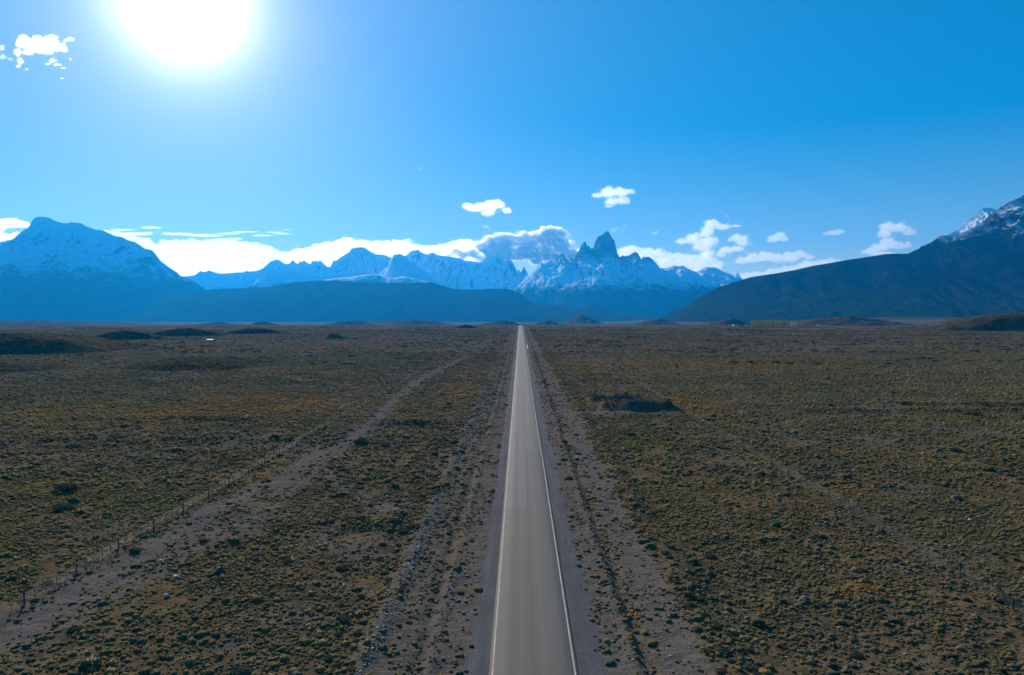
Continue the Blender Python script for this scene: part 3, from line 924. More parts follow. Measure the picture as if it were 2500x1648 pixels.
def scatter(y0, y1, dens):
    """random points in the part of the plain the view and a step to its side can reach"""
    n = int(dens * 0.80 * (y1 ** 2 - y0 ** 2))
    y = np.sqrt(rng.uniform(y0 ** 2, y1 ** 2, n))
    x = rng.uniform(-1, 1, n) * (y * 0.80 + 6)
    keep = rng.uniform(0, 1.0, n) < density(x, y)
    return x[keep], y[keep]


V, T, TP, TINT = [], [], [], []
voff = 0


def plant(templates, x, y, size, tint, zscale=1.0):
    global voff
    n = len(x)
    z = H(x, y)
    for h in HILLS:
        k_ = (np.abs(x - h[0]) < h[1] * 1.15) & (np.abs(y - h[2]) < h[3] * 2.2)
        if k_.any(): z[k_] = np.maximum(z[k_], hill_height(h, x[k_], y[k_]))
    which = rng.integers(0, len(templates), n)
    rot = rng.uniform(0, 2 * math.pi, n)
    sz = size
    an = rng.uniform(0.75, 1.3, n)
    for k, (tv, tf, tp) in enumerate(templates):
        i = np.where(which == k)[0]
        if not len(i): continue
        c, s_ = np.cos(rot[i])[:, None], np.sin(rot[i])[:, None]
        vx, vy, vz = tv[:, 0][None] * an[i][:, None], tv[:, 1][None], tv[:, 2][None]
        W = np.stack([x[i][:, None] + sz[i][:, None] * (vx * c - vy * s_),
                      y[i][:, None] + sz[i][:, None] * (vx * s_ + vy * c),
                      z[i][:, None] + sz[i][:, None] * vz * zscale], -1)
        nv = len(tv)
        idx = voff + np.arange(len(i))[:, None, None] * nv + tf[None]
        V.append(W.reshape(-1, 3)); T.append(idx.reshape(-1, 3))
        TP.append(np.tile(tp, len(i))); TINT.append(np.repeat(tint[i], nv, axis=0))
        voff += nv * len(i)


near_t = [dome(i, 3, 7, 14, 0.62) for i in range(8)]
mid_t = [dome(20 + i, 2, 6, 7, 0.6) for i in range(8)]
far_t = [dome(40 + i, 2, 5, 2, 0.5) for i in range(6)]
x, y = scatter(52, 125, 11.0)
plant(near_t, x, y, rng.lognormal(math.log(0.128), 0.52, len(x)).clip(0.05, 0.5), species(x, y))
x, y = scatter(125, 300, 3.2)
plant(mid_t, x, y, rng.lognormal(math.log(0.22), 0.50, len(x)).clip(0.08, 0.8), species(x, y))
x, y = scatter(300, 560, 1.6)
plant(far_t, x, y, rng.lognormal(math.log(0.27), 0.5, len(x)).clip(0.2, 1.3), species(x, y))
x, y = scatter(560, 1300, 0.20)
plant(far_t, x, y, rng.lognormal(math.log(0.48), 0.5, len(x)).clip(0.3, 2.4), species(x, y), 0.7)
# darker scrub that gathers in loose drifts
x, y = scatter(60, 420, 0.16)
k_ = (fbm(x / 30, y / 18, 3, 231) + .5 * blobs(x, y, TEAL) > 0.10) & (np.abs(x) > 15)
x, y = x[k_], y[k_]
plant(mid_t, x, y, rng.lognormal(math.log(0.48), 0.38, len(x)).clip(0.25, 1.2), PAL[3] * rng.uniform(.8, 1.9, len(x))[:, None])
x, y = scatter(420, 1600, 0.030)
k_ = (fbm(x / 120, y / 60, 3, 233) > 0.05) & (np.abs(x) > 15)
x, y = x[k_], y[k_]
plant(far_t, x, y, rng.lognormal(math.log(1.3), 0.45, len(x)).clip(0.7, 4), PAL[3] * rng.uniform(.8, 1.8, len(x))[:, None], 0.55)
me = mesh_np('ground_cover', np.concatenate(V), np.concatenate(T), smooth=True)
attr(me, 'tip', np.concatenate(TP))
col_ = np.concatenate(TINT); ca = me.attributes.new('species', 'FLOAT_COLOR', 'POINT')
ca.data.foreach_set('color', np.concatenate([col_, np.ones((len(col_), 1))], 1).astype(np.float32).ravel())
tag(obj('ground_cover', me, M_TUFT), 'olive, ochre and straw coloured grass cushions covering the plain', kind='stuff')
print('ground cover tris', sum(len(t) for t in T))

# pale pebbles strewn on the gravel strips
pv, pf, pt_ = dome(77, 2, 5, 0, 0.5)
V, T, TP, TINT = [], [], [], []; voff = 0
xs_, ys_ = [], []
for (c, wd, n, y1) in ((-14.6, 0.40, 1300, 120), (-15.2, 0.9, 1500, 260), (9.2, 0.4, 1100, 260), (-9.2, 0.4, 700, 260), (12.8, 1.6, 700, 200), (18, 2.2, 450, 200), (-12, 2.0, 700, 200), (-28, 6, 450, 160)):
    yy = np.sqrt(rng.uniform(52 ** 2, y1 ** 2, n)); xx = c + rng.normal(0, wd, n)
    xs_.append(xx); ys_.append(yy)
x, y = np.concatenate(xs_), np.concatenate(ys_)
plant([(pv, pf, pt_)], x, y, rng.lognormal(math.log(0.062), 0.45, len(x)).clip(0.025, 0.20), np.zeros((len(x), 3)))
me = mesh_np('gravel', np.concatenate(V), np.concatenate(T), smooth=False)
M_PALE = simple_mat('pale_stone', (0.24, 0.22, 0.20), 0.8, 0.5, 1.3)
tag(obj('gravel', me, M_PALE), 'pale pebbles scattered along the roadside strips', kind='stuff')


_o1 = ['first', 'second', 'third', 'fourth', 'fifth', 'sixth', 'seventh', 'eighth', 'ninth', 'tenth', 'eleventh', 'twelfth', 'thirteenth', 'fourteenth', 'fifteenth', 'sixteenth', 'seventeenth', 'eighteenth', 'nineteenth']


def nth(k):
    if k < 20: return _o1[k - 1]
    t_, u_ = divmod(k, 10)
    tens = {2: 'twent', 3: 'thirt', 4: 'fort', 5: 'fift', 6: 'sixt', 7: 'sevent'}[t_]
    return tens + 'ieth' if u_ == 0 else tens + 'y-' + _o1[u_ - 1]


# ------------------------------------------------------------------ shrubs standing out one by one
def shrub_mesh(seed, leaves=520):
    r_ = np.random.default_rng(seed)
    lobes = [(r_.uniform(-.45, .45), r_.uniform(-.45, .45), r_.uniform(.15, .40), r_.uniform(.35, .62)) for _ in range(7)] + [(0, 0, .28, .72)]
    vs, tp, fs = [], [], []
    for i in range(leaves):
        lx, ly, lz, lr = lobes[r_.integers(len(lobes))]
        d = r_.normal(0, 1, 3); d[2] = abs(d[2]) * .9 + .02; d /= np.linalg.norm(d)
        rr = lr * r_.uniform(.72, 1.08)
        p = np.array([lx, ly, lz * .6]) + d * rr * np.array([1, 1, .75])
        u = r_.normal(0, 1, 3); u /= np.linalg.norm(u)
        v_ = np.cross(u, d); v_ /= np.linalg.norm(v_) + 1e-6
        s_ = r_.uniform(.07, .14)
        n0 = len(vs)
        vs += [tuple(p - u * s_), tuple(p + v_ * s_), tuple(p + u * s_), tuple(p - v_ * s_)]
        tp += [.1, .5, .9, .5]
        fs.append((n0, n0 + 1, n0 + 2, n0 + 3))
    # dark twiggy inside
    me = mesh_np('foliage', np.array(vs), np.array(fs), False)
    attr(me, 'tip', tp); attr(me, 'tint', np.full(len(vs), r_.uniform(0, .3)))
    return me


def stem_mesh(seed):
    r_ = random.Random(seed)
    b = MB()
    for k in range(7):
        a = r_.uniform(0, 6.28); e = r_.uniform(.3, .6)
        b.tube([(0, 0, -.05), (math.cos(a) * e * .4, math.sin(a) * e * .4, .25), (math.cos(a) * e, math.sin(a) * e, .5)], [.05, .035, .015], 5)
    return b.mesh('stem')


M_TWIG = simple_mat('twig_bark', (0.055, 0.045, 0.036), 0.9)
protos = []
for i in range(5):
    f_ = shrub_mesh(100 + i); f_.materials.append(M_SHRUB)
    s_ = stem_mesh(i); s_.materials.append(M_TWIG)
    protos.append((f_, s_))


def shrub(x, y, size, label, group=None, zs=0.8, k=None):
    f_, s_ = protos[random.randrange(5) if k is None else k]
    r = empty('shrub', (x, y, float(H(np.array(x), np.array(y))) - .03), random.uniform(0, 6.28))
    r.scale = (size, size, size * zs)
    tag(r, label, 'shrub', group)
    for nm, me_ in (('foliage', f_), ('stem', s_)):
        o = bpy.data.objects.new(nm, me_); COL.objects.link(o); o.parent = r
    return r


single = [(533, 1400, 0.0, None), ]
for px, py, sz, lab in [(330, 1345, 1.0, 'big round dark shrub just inside the left fence'),
                        (118, 1425, 0.9, 'round dark shrub among cushions near the left edge'),
                        (183, 1537, 0.9, 'flat dark oval shrub in the lower left corner area'),
                        (185, 1092, 1.6, 'lone dark shrub on the far left plain beyond the fence'),
                        (165, 1197, 2.0, 'long dark shrub left of the fence in the left middle ground'),
                        (150, 1240, 1.7, 'dark shrub just below the long dark one on the left plain'),
                        (305, 1042, 1.3, 'dark shrub standing in the ochre patch far left'),
                        (1010, 1292, 1.3, 'largest dark shrub on the low bank left of the road'),
                        (985, 1300, 1.0, 'dark shrub beside the largest one on the bank left of the road'),
                        (1174, 1275, 0.42, 'small lone green shrub on the left gravel shoulder'),
                        (881, 1082, 2.0, 'olive bush clump in the left middle ground beside the track'),
                        (940, 1088, 1.3, 'grey bush right of the olive bush clump'),
                        (1818, 1100, 0.95, 'rounded olive shrub standing against the right fence'),
                        (1590, 1262, 0.8, 'pale grey-green shrub right of the right gravel track'),
                        (1730, 1362, 1.0, 'spreading grey-green shrub on the right bank'),
                        (1745, 1540, 0.75, 'upright dark shrub low on the right bank'),
                        (1760, 1600, 0.8, 'grey shrub at the bottom of the right bank'),
                        (2442, 1462, 1.5, 'wide dark shrub under the right fence near the right edge'),
                        (2500, 1022, 2.0, 'dark shrub on the right plain at the right edge'),
                        (2375, 1013, 2.6, 'large dark shrub clump in the yellow strip on the right plain'),
                        (2330, 1103, 1.6, 'dark shrub halfway up the right plain'),
                        (2015, 1162, 1.0, 'low dark shrub touching the right fence far up'),
                        (585, 1645, 1.1, 'dark shrub at the bottom edge left of the road'),
                        (838, 1520, 1.0, 'wide dark green shrub low in the left foreground'),
                        (835, 1390, 1.0, 'wide dark green shrub in the left foreground above the lower one'),
                        (700, 1376, 0.9, 'dark round shrub right of the dark boulder'),
                        (1340, 1640, 0.01, None)]:
    if lab is None or sz < 0.05: continue
    p = on_ground(px, py)
    shrub(p.x, p.y, sz, lab)
cnt = 0
while cnt < 110:
    yy = math.sqrt(random.uniform(60 ** 2, 190 ** 2)); xx = random.uniform(-.74, .74) * yy
    if abs(xx) < 15.5 or (-52 < xx < -43): continue
    if float(density(np.array([xx]), np.array([yy]))[0]) < .55: continue
    side = 'left' if xx < 0 else 'right'
    shrub(xx, yy, random.uniform(.38, .8), 'small dark grey-green steppe shrub scattered among grass cushions on the %s plain' % side,
          'small shrubs on the %s plain' % side)
    cnt += 1
# the dense row of shrubs along the bank right of the gravel track
for i in range(70):
    yy = 58 + (i / 70) ** 1.3 * 110
    shrub(17.6 + random.gauss(0, 1.7), yy, random.uniform(.38, .72), nth(i + 1) + ' shrub up from the bottom of the row beside the right gravel track', 'shrubs along the right roadside bank')
for i in range(34):
    yy = 60 + (i / 34) ** 1.3 * 90
    shrub(-17.6 + random.gauss(0, 1.5), yy, random.uniform(.35, .7), nth(i + 1) + ' dark shrub up from the bottom along the stony bank left of the road', 'shrubs along the left roadside bank')


# ------------------------------------------------------------------ boulders and pale stones
def boulder_mesh(seed, flat=0.65):
    import bmesh
    bm = bmesh.new()
    bmesh.ops.create_icosphere(bm, subdivisions=3, radius=1)
    r_ = random.Random(seed)
    planes = [(Vector((r_.gauss(0, 1), r_.gauss(0, 1), r_.gauss(0, .8))).normalized(), r_.uniform(.62, .9)) for _ in range(11)]
    for v in bm.verts:
        for n_, d_ in planes:
            e = v.co.dot(n_) - d_
            if e > 0: v.co -= n_ * e
        v.co *= 1 + 0.03 * r_.gauss(0, 1)
        v.co.z *= flat
    me = bpy.data.meshes.new('boulder')
    bm.to_mesh(me); bm.free()
    return me


M_BOULD = simple_mat('dark_boulder_rock', (0.05, 0.044, 0.04), 0.85, 0.4, 1.5)
M_GREYB = simple_mat('grey_boulder_rock', (0.11, 0.095, 0.085), 0.85, 0.35, 1.5)
M_WHITE = simple_mat('white_stone', (0.50, 0.45, 0.40), 0.7, 0.15, 1.0)
for px, py, wpx, mat, lab in [(1968, 1472, 34, M_GREYB, 'large grey boulder with a long shadow, right of the roadside bank'),
                              (2338, 1224, 27, M_GREYB, 'grey boulder with a pale end, out beyond the right fence'),
                              (533, 1400, 34, M_BOULD, 'dark rounded boulder right of the white stone, left foreground'),
                              (428, 1407, 18, M_WHITE, 'smooth white stone in the left foreground'),
                              (392, 1368, 9, M_WHITE, 'tiny white stone just up-left of the smooth white stone'),
                              (405, 1458, 18, M_PALE, 'flat tan stone below the smooth white stone'),
                              (2370, 1271, 11, M_WHITE, 'small white angular stone beyond the right fence'),
                              (1824, 1507, 13, M_GREYB, 'pointed grey stone at the foot of the right bank'),
                              (2033, 1628, 26, M_BOULD, 'dark boulder at the bottom edge right of the road'),
                              (2062, 1642, 16, M_GREYB, 'pale grey stone touching the bottom edge right of the road'),
                              (808, 1527, 7, M_WHITE, 'little white stone beside the wide dark shrub left'),
                              (840, 1432, 7, M_WHITE, 'thin white stone left of the stony bank'),
                              (632, 904, 6, M_WHITE, 'bright white stone at the tip of the ochre patch far left'),
                              (1593, 1254, 9, M_GREYB, 'pale stone under the shrub right of the gravel track'),
                              (893, 982, 6, M_PALE, 'pale stone beside the dirt track, upper of two'),
                              (889, 990, 6, M_PALE, 'pale stone beside the dirt track, lower of two'),
                              (1860, 1106, 5, M_WHITE, 'white stone near the right fence behind the olive shrub'),
                              (2210, 1595, 7, M_WHITE, 'white stone in the lower right corner area'),
                              (1920, 1600, 6, M_WHITE, 'small white stone low on the right plain'),
                              (210, 1590, 7, M_WHITE, 'white stone near the bottom left corner')]:
    p = on_ground(px, py)
    size = wpx * (p - CAM).y / F / 2
    me = boulder_mesh(px, 0.62)
    o = obj('boulder' if wpx > 20 else 'stone', me, mat)
    o.location = (p.x, p.y + size * .4, float(H(np.array(p.x), np.array(p.y))) + size * .28)
    o.scale = (size, size * .85, size * (1.15 if wpx > 20 else .8))
    o.rotation_euler = (0, 0, random.uniform(-.5, .5))
    tag(o, lab, 'boulder' if wpx > 20 else 'stone')

# ------------------------------------------------------------------ wire fences
M_POST = simple_mat('weathered_post', (0.075, 0.066, 0.055), 0.9, 0.3, 4)
M_DROP = simple_mat('weathered_dropper', (0.13, 0.12, 0.10), 0.9, 0.3, 4)
M_WIRE = simple_mat('galvanised_wire', (0.26, 0.25, 0.22), 0.7, 0.1, 2, 0.5, 0.5)


def fence(X, side, label):
    root = empty('wire_fence', (X, 56, 0))
    tag(root, label, 'fence', 'wire fences beside the road')
    pb = MB(); pb.box((0, 0, .62), (.15, .15, 1.44), taper=.85); pb.box((0, 0, 1.36), (.11, .11, .04), taper=.6)
    pm = pb.mesh('post'); pm.materials.append(M_POST)
    db = MB(); db.box((0, 0, .66), (.055, .04, 1.20)); db.box((0, 0, 1.20), (.065, .05, .03)); db.box((0, 0, .75), (.065, .05, .03))
    dm = db.mesh('dropper'); dm.materials.append(M_DROP)
    ys, ds = [], []
    y_ = 56.0
    while y_ < 440:
        ys.append(y_); y_ += 8.9
    rr = random.Random(int(X * 10))
    for i, yy in enumerate(ys):
        o = bpy.data.objects.new('post', pm); COL.objects.link(o); o.parent = root
        xx = X + rr.gauss(0, .04)
        o.location = (xx - X, yy - 56, float(H(np.array(xx), np.array(yy))))
        o.rotation_euler = (rr.gauss(0, .03), rr.gauss(0, .035), rr.uniform(-.2, .2))
        o.scale = (1, 1, rr.uniform(.94, 1.06))
        if yy < 260:
            for k in range(1, 5):
                ds.append(yy + 8.9 * k / 5)
    for yy in ds[:100]:
        o = bpy.data.objects.new('dropper', dm); COL.objects.link(o); o.parent = root
        o.location = (0, yy - 56, float(H(np.array(X), np.array(yy))) + .02)
        o.rotation_euler = (rr.gauss(0, .03), rr.gauss(0, .03), 0)
    for hgt in (.22, .38, .54, .70, .86, 1.02, 1.20):
        b = MB()
        b.tube([(0.0, yy - 56, float(H(np.array(X), np.array(yy))) + hgt) for yy in ys], .0055, 4)
        obj('wire', b.mesh('wire'), M_WIRE, root)
    return root


fence(-54.0, 'left', 'post and wire fence running up the left side of the photo')
fence(50.4, 'right', 'post and wire fence running up the right side of the photo')

sb = MB(); sb.tube([(0, 0, -.1), (0, 0, 1.15)], [.035, .03], 6); sb.tube([(0, 0, 1.15), (0, 0, 1.30)], [.05, .05], 6)
sm = sb.mesh('marker_stake'); sm.materials.append(simple_mat('pale_stake_wood', (.38, .37, .34), .8))
for px, py, lab in ((928, 1207, 'thin pale stake left of the road, left one of the close pair'), (943, 1205, 'thin pale stake left of the road, right one of the close pair'), (1028, 1176, 'thin pale stake left of the road, standing apart from the pair'), (1678, 1456, 'thin stake on the right bank above the gravel track')):
    p = on_ground(px, py)
    o = bpy.data.objects.new('marker_stake', sm); COL.objects.link(o)
    o.location = (p.x, p.y, float(H(np.array(p.x), np.array(p.y)))); o.rotation_euler = (random.gauss(0, .04), random.gauss(0, .04), 0)
    tag(o, lab, 'stake')

# ------------------------------------------------------------------ guard rails at the culvert, kilometre sign
M_STEEL = simple_mat('guardrail_steel', (.62, .62, .60), .45, .12, 1.0, .5, .3)


def guardrail(x, y0, y1, label):
    root = empty('guardrail', (x, y0, 0))
    tag(root, label, 'guardrail', 'guardrails beside the road')
    b = MB(); sx = -1 if x > 0 else 1
    prof = [(0, .50), (.04 * sx, .55), (.04 * sx, .60), (0, .65), (.04 * sx, .70), (.04 * sx, .76), (0, .82)]
    n = len(prof)
    L = y1 - y0
    ends = [(0, -.25, .6), (4, 0, 1), (L - 4, 0, 1), (L, -.25, .6)]
    vs = []
    for yy, dz, _ in ends:
        for t_ in (0, -.012 * sx):
            vs += [(px_ + t_, yy, pz_ + dz) for px_, pz_ in prof]
    fs = []
    for i in range(3):
        for k in range(n - 1):
            a = i * 2 * n + k
            fs.append((a, a + 1, a + 1 + 2 * n, a + 2 * n))
            a += n
            fs.append((a + 2 * n, a + 1 + 2 * n, a + 1, a))
        a = i * 2 * n
        fs.append((a, a + 2 * n, a + 3 * n, a + n)); fs.append((a + n - 1, a + 2 * n - 1, a + 4 * n - 1, a + 3 * n - 1))
    b.add(vs, fs)
    obj('rail', b.mesh('rail'), M_STEEL, root)
    pb = MB(); pb.box((-.06 * sx, 0, .38), (.10, .15, .86))
    pm = pb.mesh('post'); pm.materials.append(M_STEEL)
    k = 1.0
    while k < L:
        o = bpy.data.objects.new('post', pm); COL.objects.link(o); o.parent = root; o.location = (0, k, 0)
        k += 4.0
    return root


guardrail(5.3, 604, 672, 'pale steel guardrail on the right of the far road')
guardrail(-5.3, 522, 566, 'steel guardrail on the left of the road, the nearer of two')
guardrail(-5.3, 604, 648, 'steel guardrail on the left of the road, the farther of two')

root = empty('road_sign', (5.6, 850, 0))
tag(root, 'small pale roadside sign beyond the right guardrail', 'sign')
b = MB(); b.tube([(0, 0, -.1), (0, 0, 1.9)], .04, 6); obj('pole', b.mesh('pole'), M_STEEL, root)
b = MB(); b.box((0, -.04, 1.65), (.6, .02, .8)); obj('plate', b.mesh('plate'), M_WHITE, root)

# ------------------------------------------------------------------ poplar row, willow, farm buildings
M_POP = None
m_, t_ = new_mat('poplar_leaves'); q = N(t_)
nz_ = q.noise(q.pos(), .6, 3)
cc = q.mix(q.map(nz_, .35, .65), (.26, .29, .06), (.42, .44, .11))
d_ = q.n('ShaderNodeBsdfDiffuse'); t_.links.new(cc, d_.inputs[0])
tr_ = q.n('ShaderNodeBsdfTranslucent'); t_.links.new(cc, tr_.inputs[0])
mx_ = q.n('ShaderNodeMixShader'); mx_.inputs[0].default_value = .5
t_.links.new(d_.outputs[0], mx_.inputs[1]); t_.links.new(tr_.outputs[0], mx_.inputs[2]); q.out(mx_.outputs[0])
M_POP = m_


def crown_mesh(seed, hgt, rad, n, round_=False):
    r_ = np.random.default_rng(seed)
    vs, fs = [], []
    for i in range(n):
        u_ = r_.uniform(0, 1)
        if round_: rr = rad * math.sqrt(max(0, 1 - (2 * u_ - 1) ** 2)); z_ = hgt * (.12 + .88 * u_)
        else: rr = rad * (min(1, u_ * 5) * (1 - u_) ** .55 + .08); z_ = hgt * (.10 + .9 * u_)
        th = r_.uniform(0, 6.28); q_ = r_.uniform(.45, 1.1) * (1 + .25 * math.sin(3 * th + 9 * u_))
        p = np.array([rr * q_ * math.cos(th), rr * q_ * math.sin(th), z_])
        u = r_.normal(0, 1, 3); u /= np.linalg.norm(u); v_ = r_.normal(0, 1, 3); v_ -= u * v_.dot(u); v_ /= np.linalg.norm(v_)
        s_ = r_.uniform(.28, .5)
        n0 = len(vs); vs += [p - u * s_, p + v_ * s_ * .7, p + u * s_, p - v_ * s_ * .7]; fs.append((n0, n0 + 1, n0 + 2, n0 + 3))
    me = mesh_np('crown', np.array(vs), np.array(fs), False)
    me.materials.append(M_POP)
    return me


def trunk_mesh(h):
    b = MB(); b.tube([(0, 0, -.3), (.05, 0, h * .3), (0, .05, h * .8)], [.28, .2, .06], 6)
    for k in range(5):
        a = k * 1.9; z0 = h * (.2 + .1 * k)
        b.tube([(0, 0, z0), (math.cos(a) * .5, math.sin(a) * .5, z0 + 1.6)], [.08, .03], 5)
    me = b.mesh('trunk'); me.materials.append(M_TWIG)
    return me


pops = [(crown_mesh(500 + i, 15.5, 2.2, 900), trunk_mesh(13)) for i in range(4)]


def tree(name, px, D, sc, cm, tm, label, group=None, wide=1.0):
    p = at(px, 800, D)
    r = empty(name, (p.x, p.y, float(H(np.array(p.x), np.array(p.y)))), random.uniform(0, 6.28))
    r.scale = (sc * wide, sc * wide, sc); tag(r, label, 'tree', group)
    for nm, me_ in (('crown', cm), ('trunk', tm)):
        o = bpy.data.objects.new(nm, me_); COL.objects.link(o); o.parent = r


for i in range(30):
    px = 1836 + i * (1922 - 1836) / 29 + random.uniform(-.5, .5)
    c_, t2 = pops[i % 4]
    tree('poplar_tree', px, 1640 + random.uniform(-3, 3), random.uniform(.78, 1.02) * (1.03 if i > 20 else 1), c_, t2,
         nth(i + 1) + ' tall pale green poplar from the left end of the windbreak row', 'poplars in the windbreak row')
tree('willow_tree', 1934, 1636, 1.0, crown_mesh(600, 8.2, 5.6, 520, True), trunk_mesh(6), 'round yellow-green tree at the right end of the poplar row')
tree('poplar_tree', 1944, 1642, 1.0, pops[1][0], pops[1][1], 'single poplar standing behind the round tree at the right end of the row')

M_WALL = simple_mat('white_wall', (.72, .72, .70), .8, .08)
M_ROOF = simple_mat('dark_roof', (.06, .06, .065), .6, .2)
M_TIN = simple_mat('tin_roof', (.75, .75, .76), .35, .08, 1, .5, .4)
M_DARK = simple_mat('dark_opening', (.03, .03, .035), .5)


def house(px, D, wd, dp, hg, roof_h, label, roofm, name='farmhouse', cat='house', nwin=4, wall=None):
    p = at(px, 800, D)
    r = empty(name, (p.x, p.y, float(H(np.array(p.x), np.array(p.y))) - .05)); tag(r, label, cat)
    b = MB(); b.box((0, 0, hg / 2), (wd, dp, hg)); obj('wall', b.mesh('wall'), wall or M_WALL, r)
    b = MB(); e = .4; t = .12
    X0, Y0 = wd / 2 + e, dp / 2 + e
    z0, z1 = hg - .1, hg + roof_h
    vs = [(-X0, -Y0, z0), (X0, -Y0, z0), (X0, 0, z1), (-X0, 0, z1), (X0, Y0, z0), (-X0, Y0, z0)]
    vs += [(a_, b_, c_ + t) for a_, b_, c_ in vs]
    b.add(vs, [(0, 3, 2, 1), (3, 5, 4, 2), (6, 7, 8, 9), (9, 8, 10, 11), (0, 1, 7, 6), (5, 11, 10, 4), (1, 2, 8, 7), (2, 4, 10, 8), (0, 6, 9, 3), (3, 9, 11, 5)])
    obj('roof', b.mesh('roof'), roofm, r)
    b = MB()
    b.add([(-wd / 2, -dp / 2, hg), (-wd / 2, dp / 2, hg), (-wd / 2, 0, hg + roof_h - .15)], [(0, 1, 2)])
    b.add([(wd / 2, -dp / 2, hg), (wd / 2, dp / 2, hg), (wd / 2, 0, hg + roof_h - .15)], [(0, 2, 1)])
    obj('gable', b.mesh('gable'), wall or M_WALL, r)
    for k in range(nwin):
        b = MB(); b.box((-wd / 2 + wd * (k + .5) / nwin, -dp / 2 - .01, hg * .55), (.9, .06, 1.0)); obj('window', b.mesh('window'), M_DARK, r)
    b = MB(); b.box((wd * .02, -dp / 2 - .015, 1.0), (.9, .06, 2.0)); obj('door', b.mesh('door'), M_DARK, r)


house(1796, 1662, 11, 7, 3.0, 2.0, 'white farmhouse with dark roof left of the poplar row', M_ROOF)
house(1808, 1672, 11, 8, 2.6, 1.9, 'long dark barn beside the white farmhouse', M_ROOF, 'barn', 'barn', 2, M_POST)
house(1997, 1600, 3.2, 3, 2.6, 1.0, 'tiny white hut standing alone right of the poplar row', M_TIN, 'hut', 'hut', 1)
house(513, 745, 6.0, 4, 1.7, 0.9, 'shed with bright tin roof alone on the left plain', M_TIN, 'shed', 'shed', 2, M_POST)
house(500, 800, 4.0, 3, 1.5, 0.6, 'smaller dim shed just behind the bright tin roofed shed', M_GREYB, 'shed', 'shed', 1, M_POST)


# ------------------------------------------------------------------ clouds: piles of tiny white flecks far behind the range
def ico(sub):
    import bmesh
    bm = bmesh.new(); bmesh.ops.create_icosphere(bm, subdivisions=sub, radius=1)
    v = np.array([tuple(x.co) for x in bm.verts]); f = np.array([[x.index for x in p.verts] for p in bm.faces]); bm.free()
    return v, f


ICO = ico(2)


def fuse(B, s_world, vox, seed, amp):
    """one closed billowy skin round many overlapping balls"""
    n = len(B)
    cs = np.array([b[0] for b in B]); rs = np.array([b[1] for b in B])
    V_ = (ICO[0][None] * rs[:, None, :] + cs[:, None, :]).reshape(-1, 3)
    F_ = (ICO[1][None] + (np.arange(n) * len(ICO[0]))[:, None, None]).reshape(-1, 3)
    me0 = mesh_np('cloud', V_ - cs[0], F_)
    tmp = bpy.data.objects.new('tmp', me0); COL.objects.link(tmp)
    md = tmp.modifiers.new('m', 'REMESH'); md.mode = 'VOXEL'; md.voxel_size = vox * s_world
    bpy.context.view_layer.update()
    me = bpy.data.meshes.new_from_object(tmp.evaluated_get(bpy.context.evaluated_depsgraph_get()))
    bpy.data.objects.remove(tmp); bpy.data.meshes.remove(me0)
    nv = len(me.vertices); co = np.empty(nv * 3, dtype=np.float32); me.vertices.foreach_get('co', co); co = co.reshape(-1, 3)
    u, v, w_ = (co / s_world).T
    k = amp * min(1.2, 0.28 * float(np.median(rs[:, 2])) / s_world + .75)
    co[:, 0] += s_world * k * 3.6 * fbm(u / 7 + w_ * .13, v / 7 + seed, 3, 800 + seed, .65)
    co[:, 2] += s_world * k * 3.0 * fbm(u / 7 + 9, w_ / 7 + v * .11, 3, 810 + seed, .65)
    me.vertices.foreach_set('co', co.ravel()); me.update()
    me.materials.clear()
    return me, cs[0]


def cloud(label, D, puffs, fleck=2.6, thick=0.6, dens=1.0, seed=0, streak=1.0, wisp=0.25, gray=1.0, edge=0.85, mat='full', child=0.5, vox=0.85):
    """puffs: (px, py, rx, ry) in photo pixels at distance D; each grows smaller billows over its surface and all are fused into one body"""
    r_ = np.random.default_rng(9000 + seed)
    s_world = D / F
    B, Fr = [], []
    for (px, py, rx, ry_) in puffs:
        c = np.array(at(px, py, D)); rr = np.array([rx, max(rx * .7, ry_) * thick, ry_]) * s_world
        B.append((c, rr * 0.66)); Fr.append((c, rr * .95))
        m1 = int(14 + 1.6 * rx)
        for _ in range(m1):
            d = r_.normal(0, 1, 3); d /= np.linalg.norm(d)
            if d[2] < -0.3: d[2] *= .4
            c1 = c + d * rr * 0.72 * r_.uniform(.7, 1.2)
            r1 = min(rr[2], rr[0]) * r_.uniform(.25, 1.0) * child
            B.append((c1, np.array([r1 * 1.15, r1, r1 * .9])))
            for _ in range(5):
                d = r_.normal(0, 1, 3); d /= np.linalg.norm(d)
                B.append((c1 + d * r1 * .95, np.full(3, r1 * r_.uniform(.2, .5))))
            d = r_.normal(0, 1, 3) * [1.2, .5, .6]
            Fr.append((c1 + d * r1, np.array([1.5, 1, .8]) * r1 * r_.uniform(.5, 1.3)))
            for _ in range(2):
                d = r_.normal(0, 1, 3) * [1.5, .5, .8]
                Fr.append((c1 + d * r1 * 1.3, np.array([1.6, 1, .7]) * r1 * r_.uniform(.2, .5)))
    me, o0 = fuse(B, s_world, vox, seed, 1.0)
    me.name = 'cloud'
    o = obj('cloud', me, M_CLOUD[mat]); o.location = o0
    if mat in ('full', 'dark', 'soft', 'torn'):
        me, f0 = fuse(Fr, s_world, vox * 1.1, seed + 50, 1.5)
        me.name = 'wispy_fringe'
        f = obj('wispy_fringe', me, M_CLOUD['fringe'], o); f.location = f0 - o0
    return tag(o, label, 'cloud')


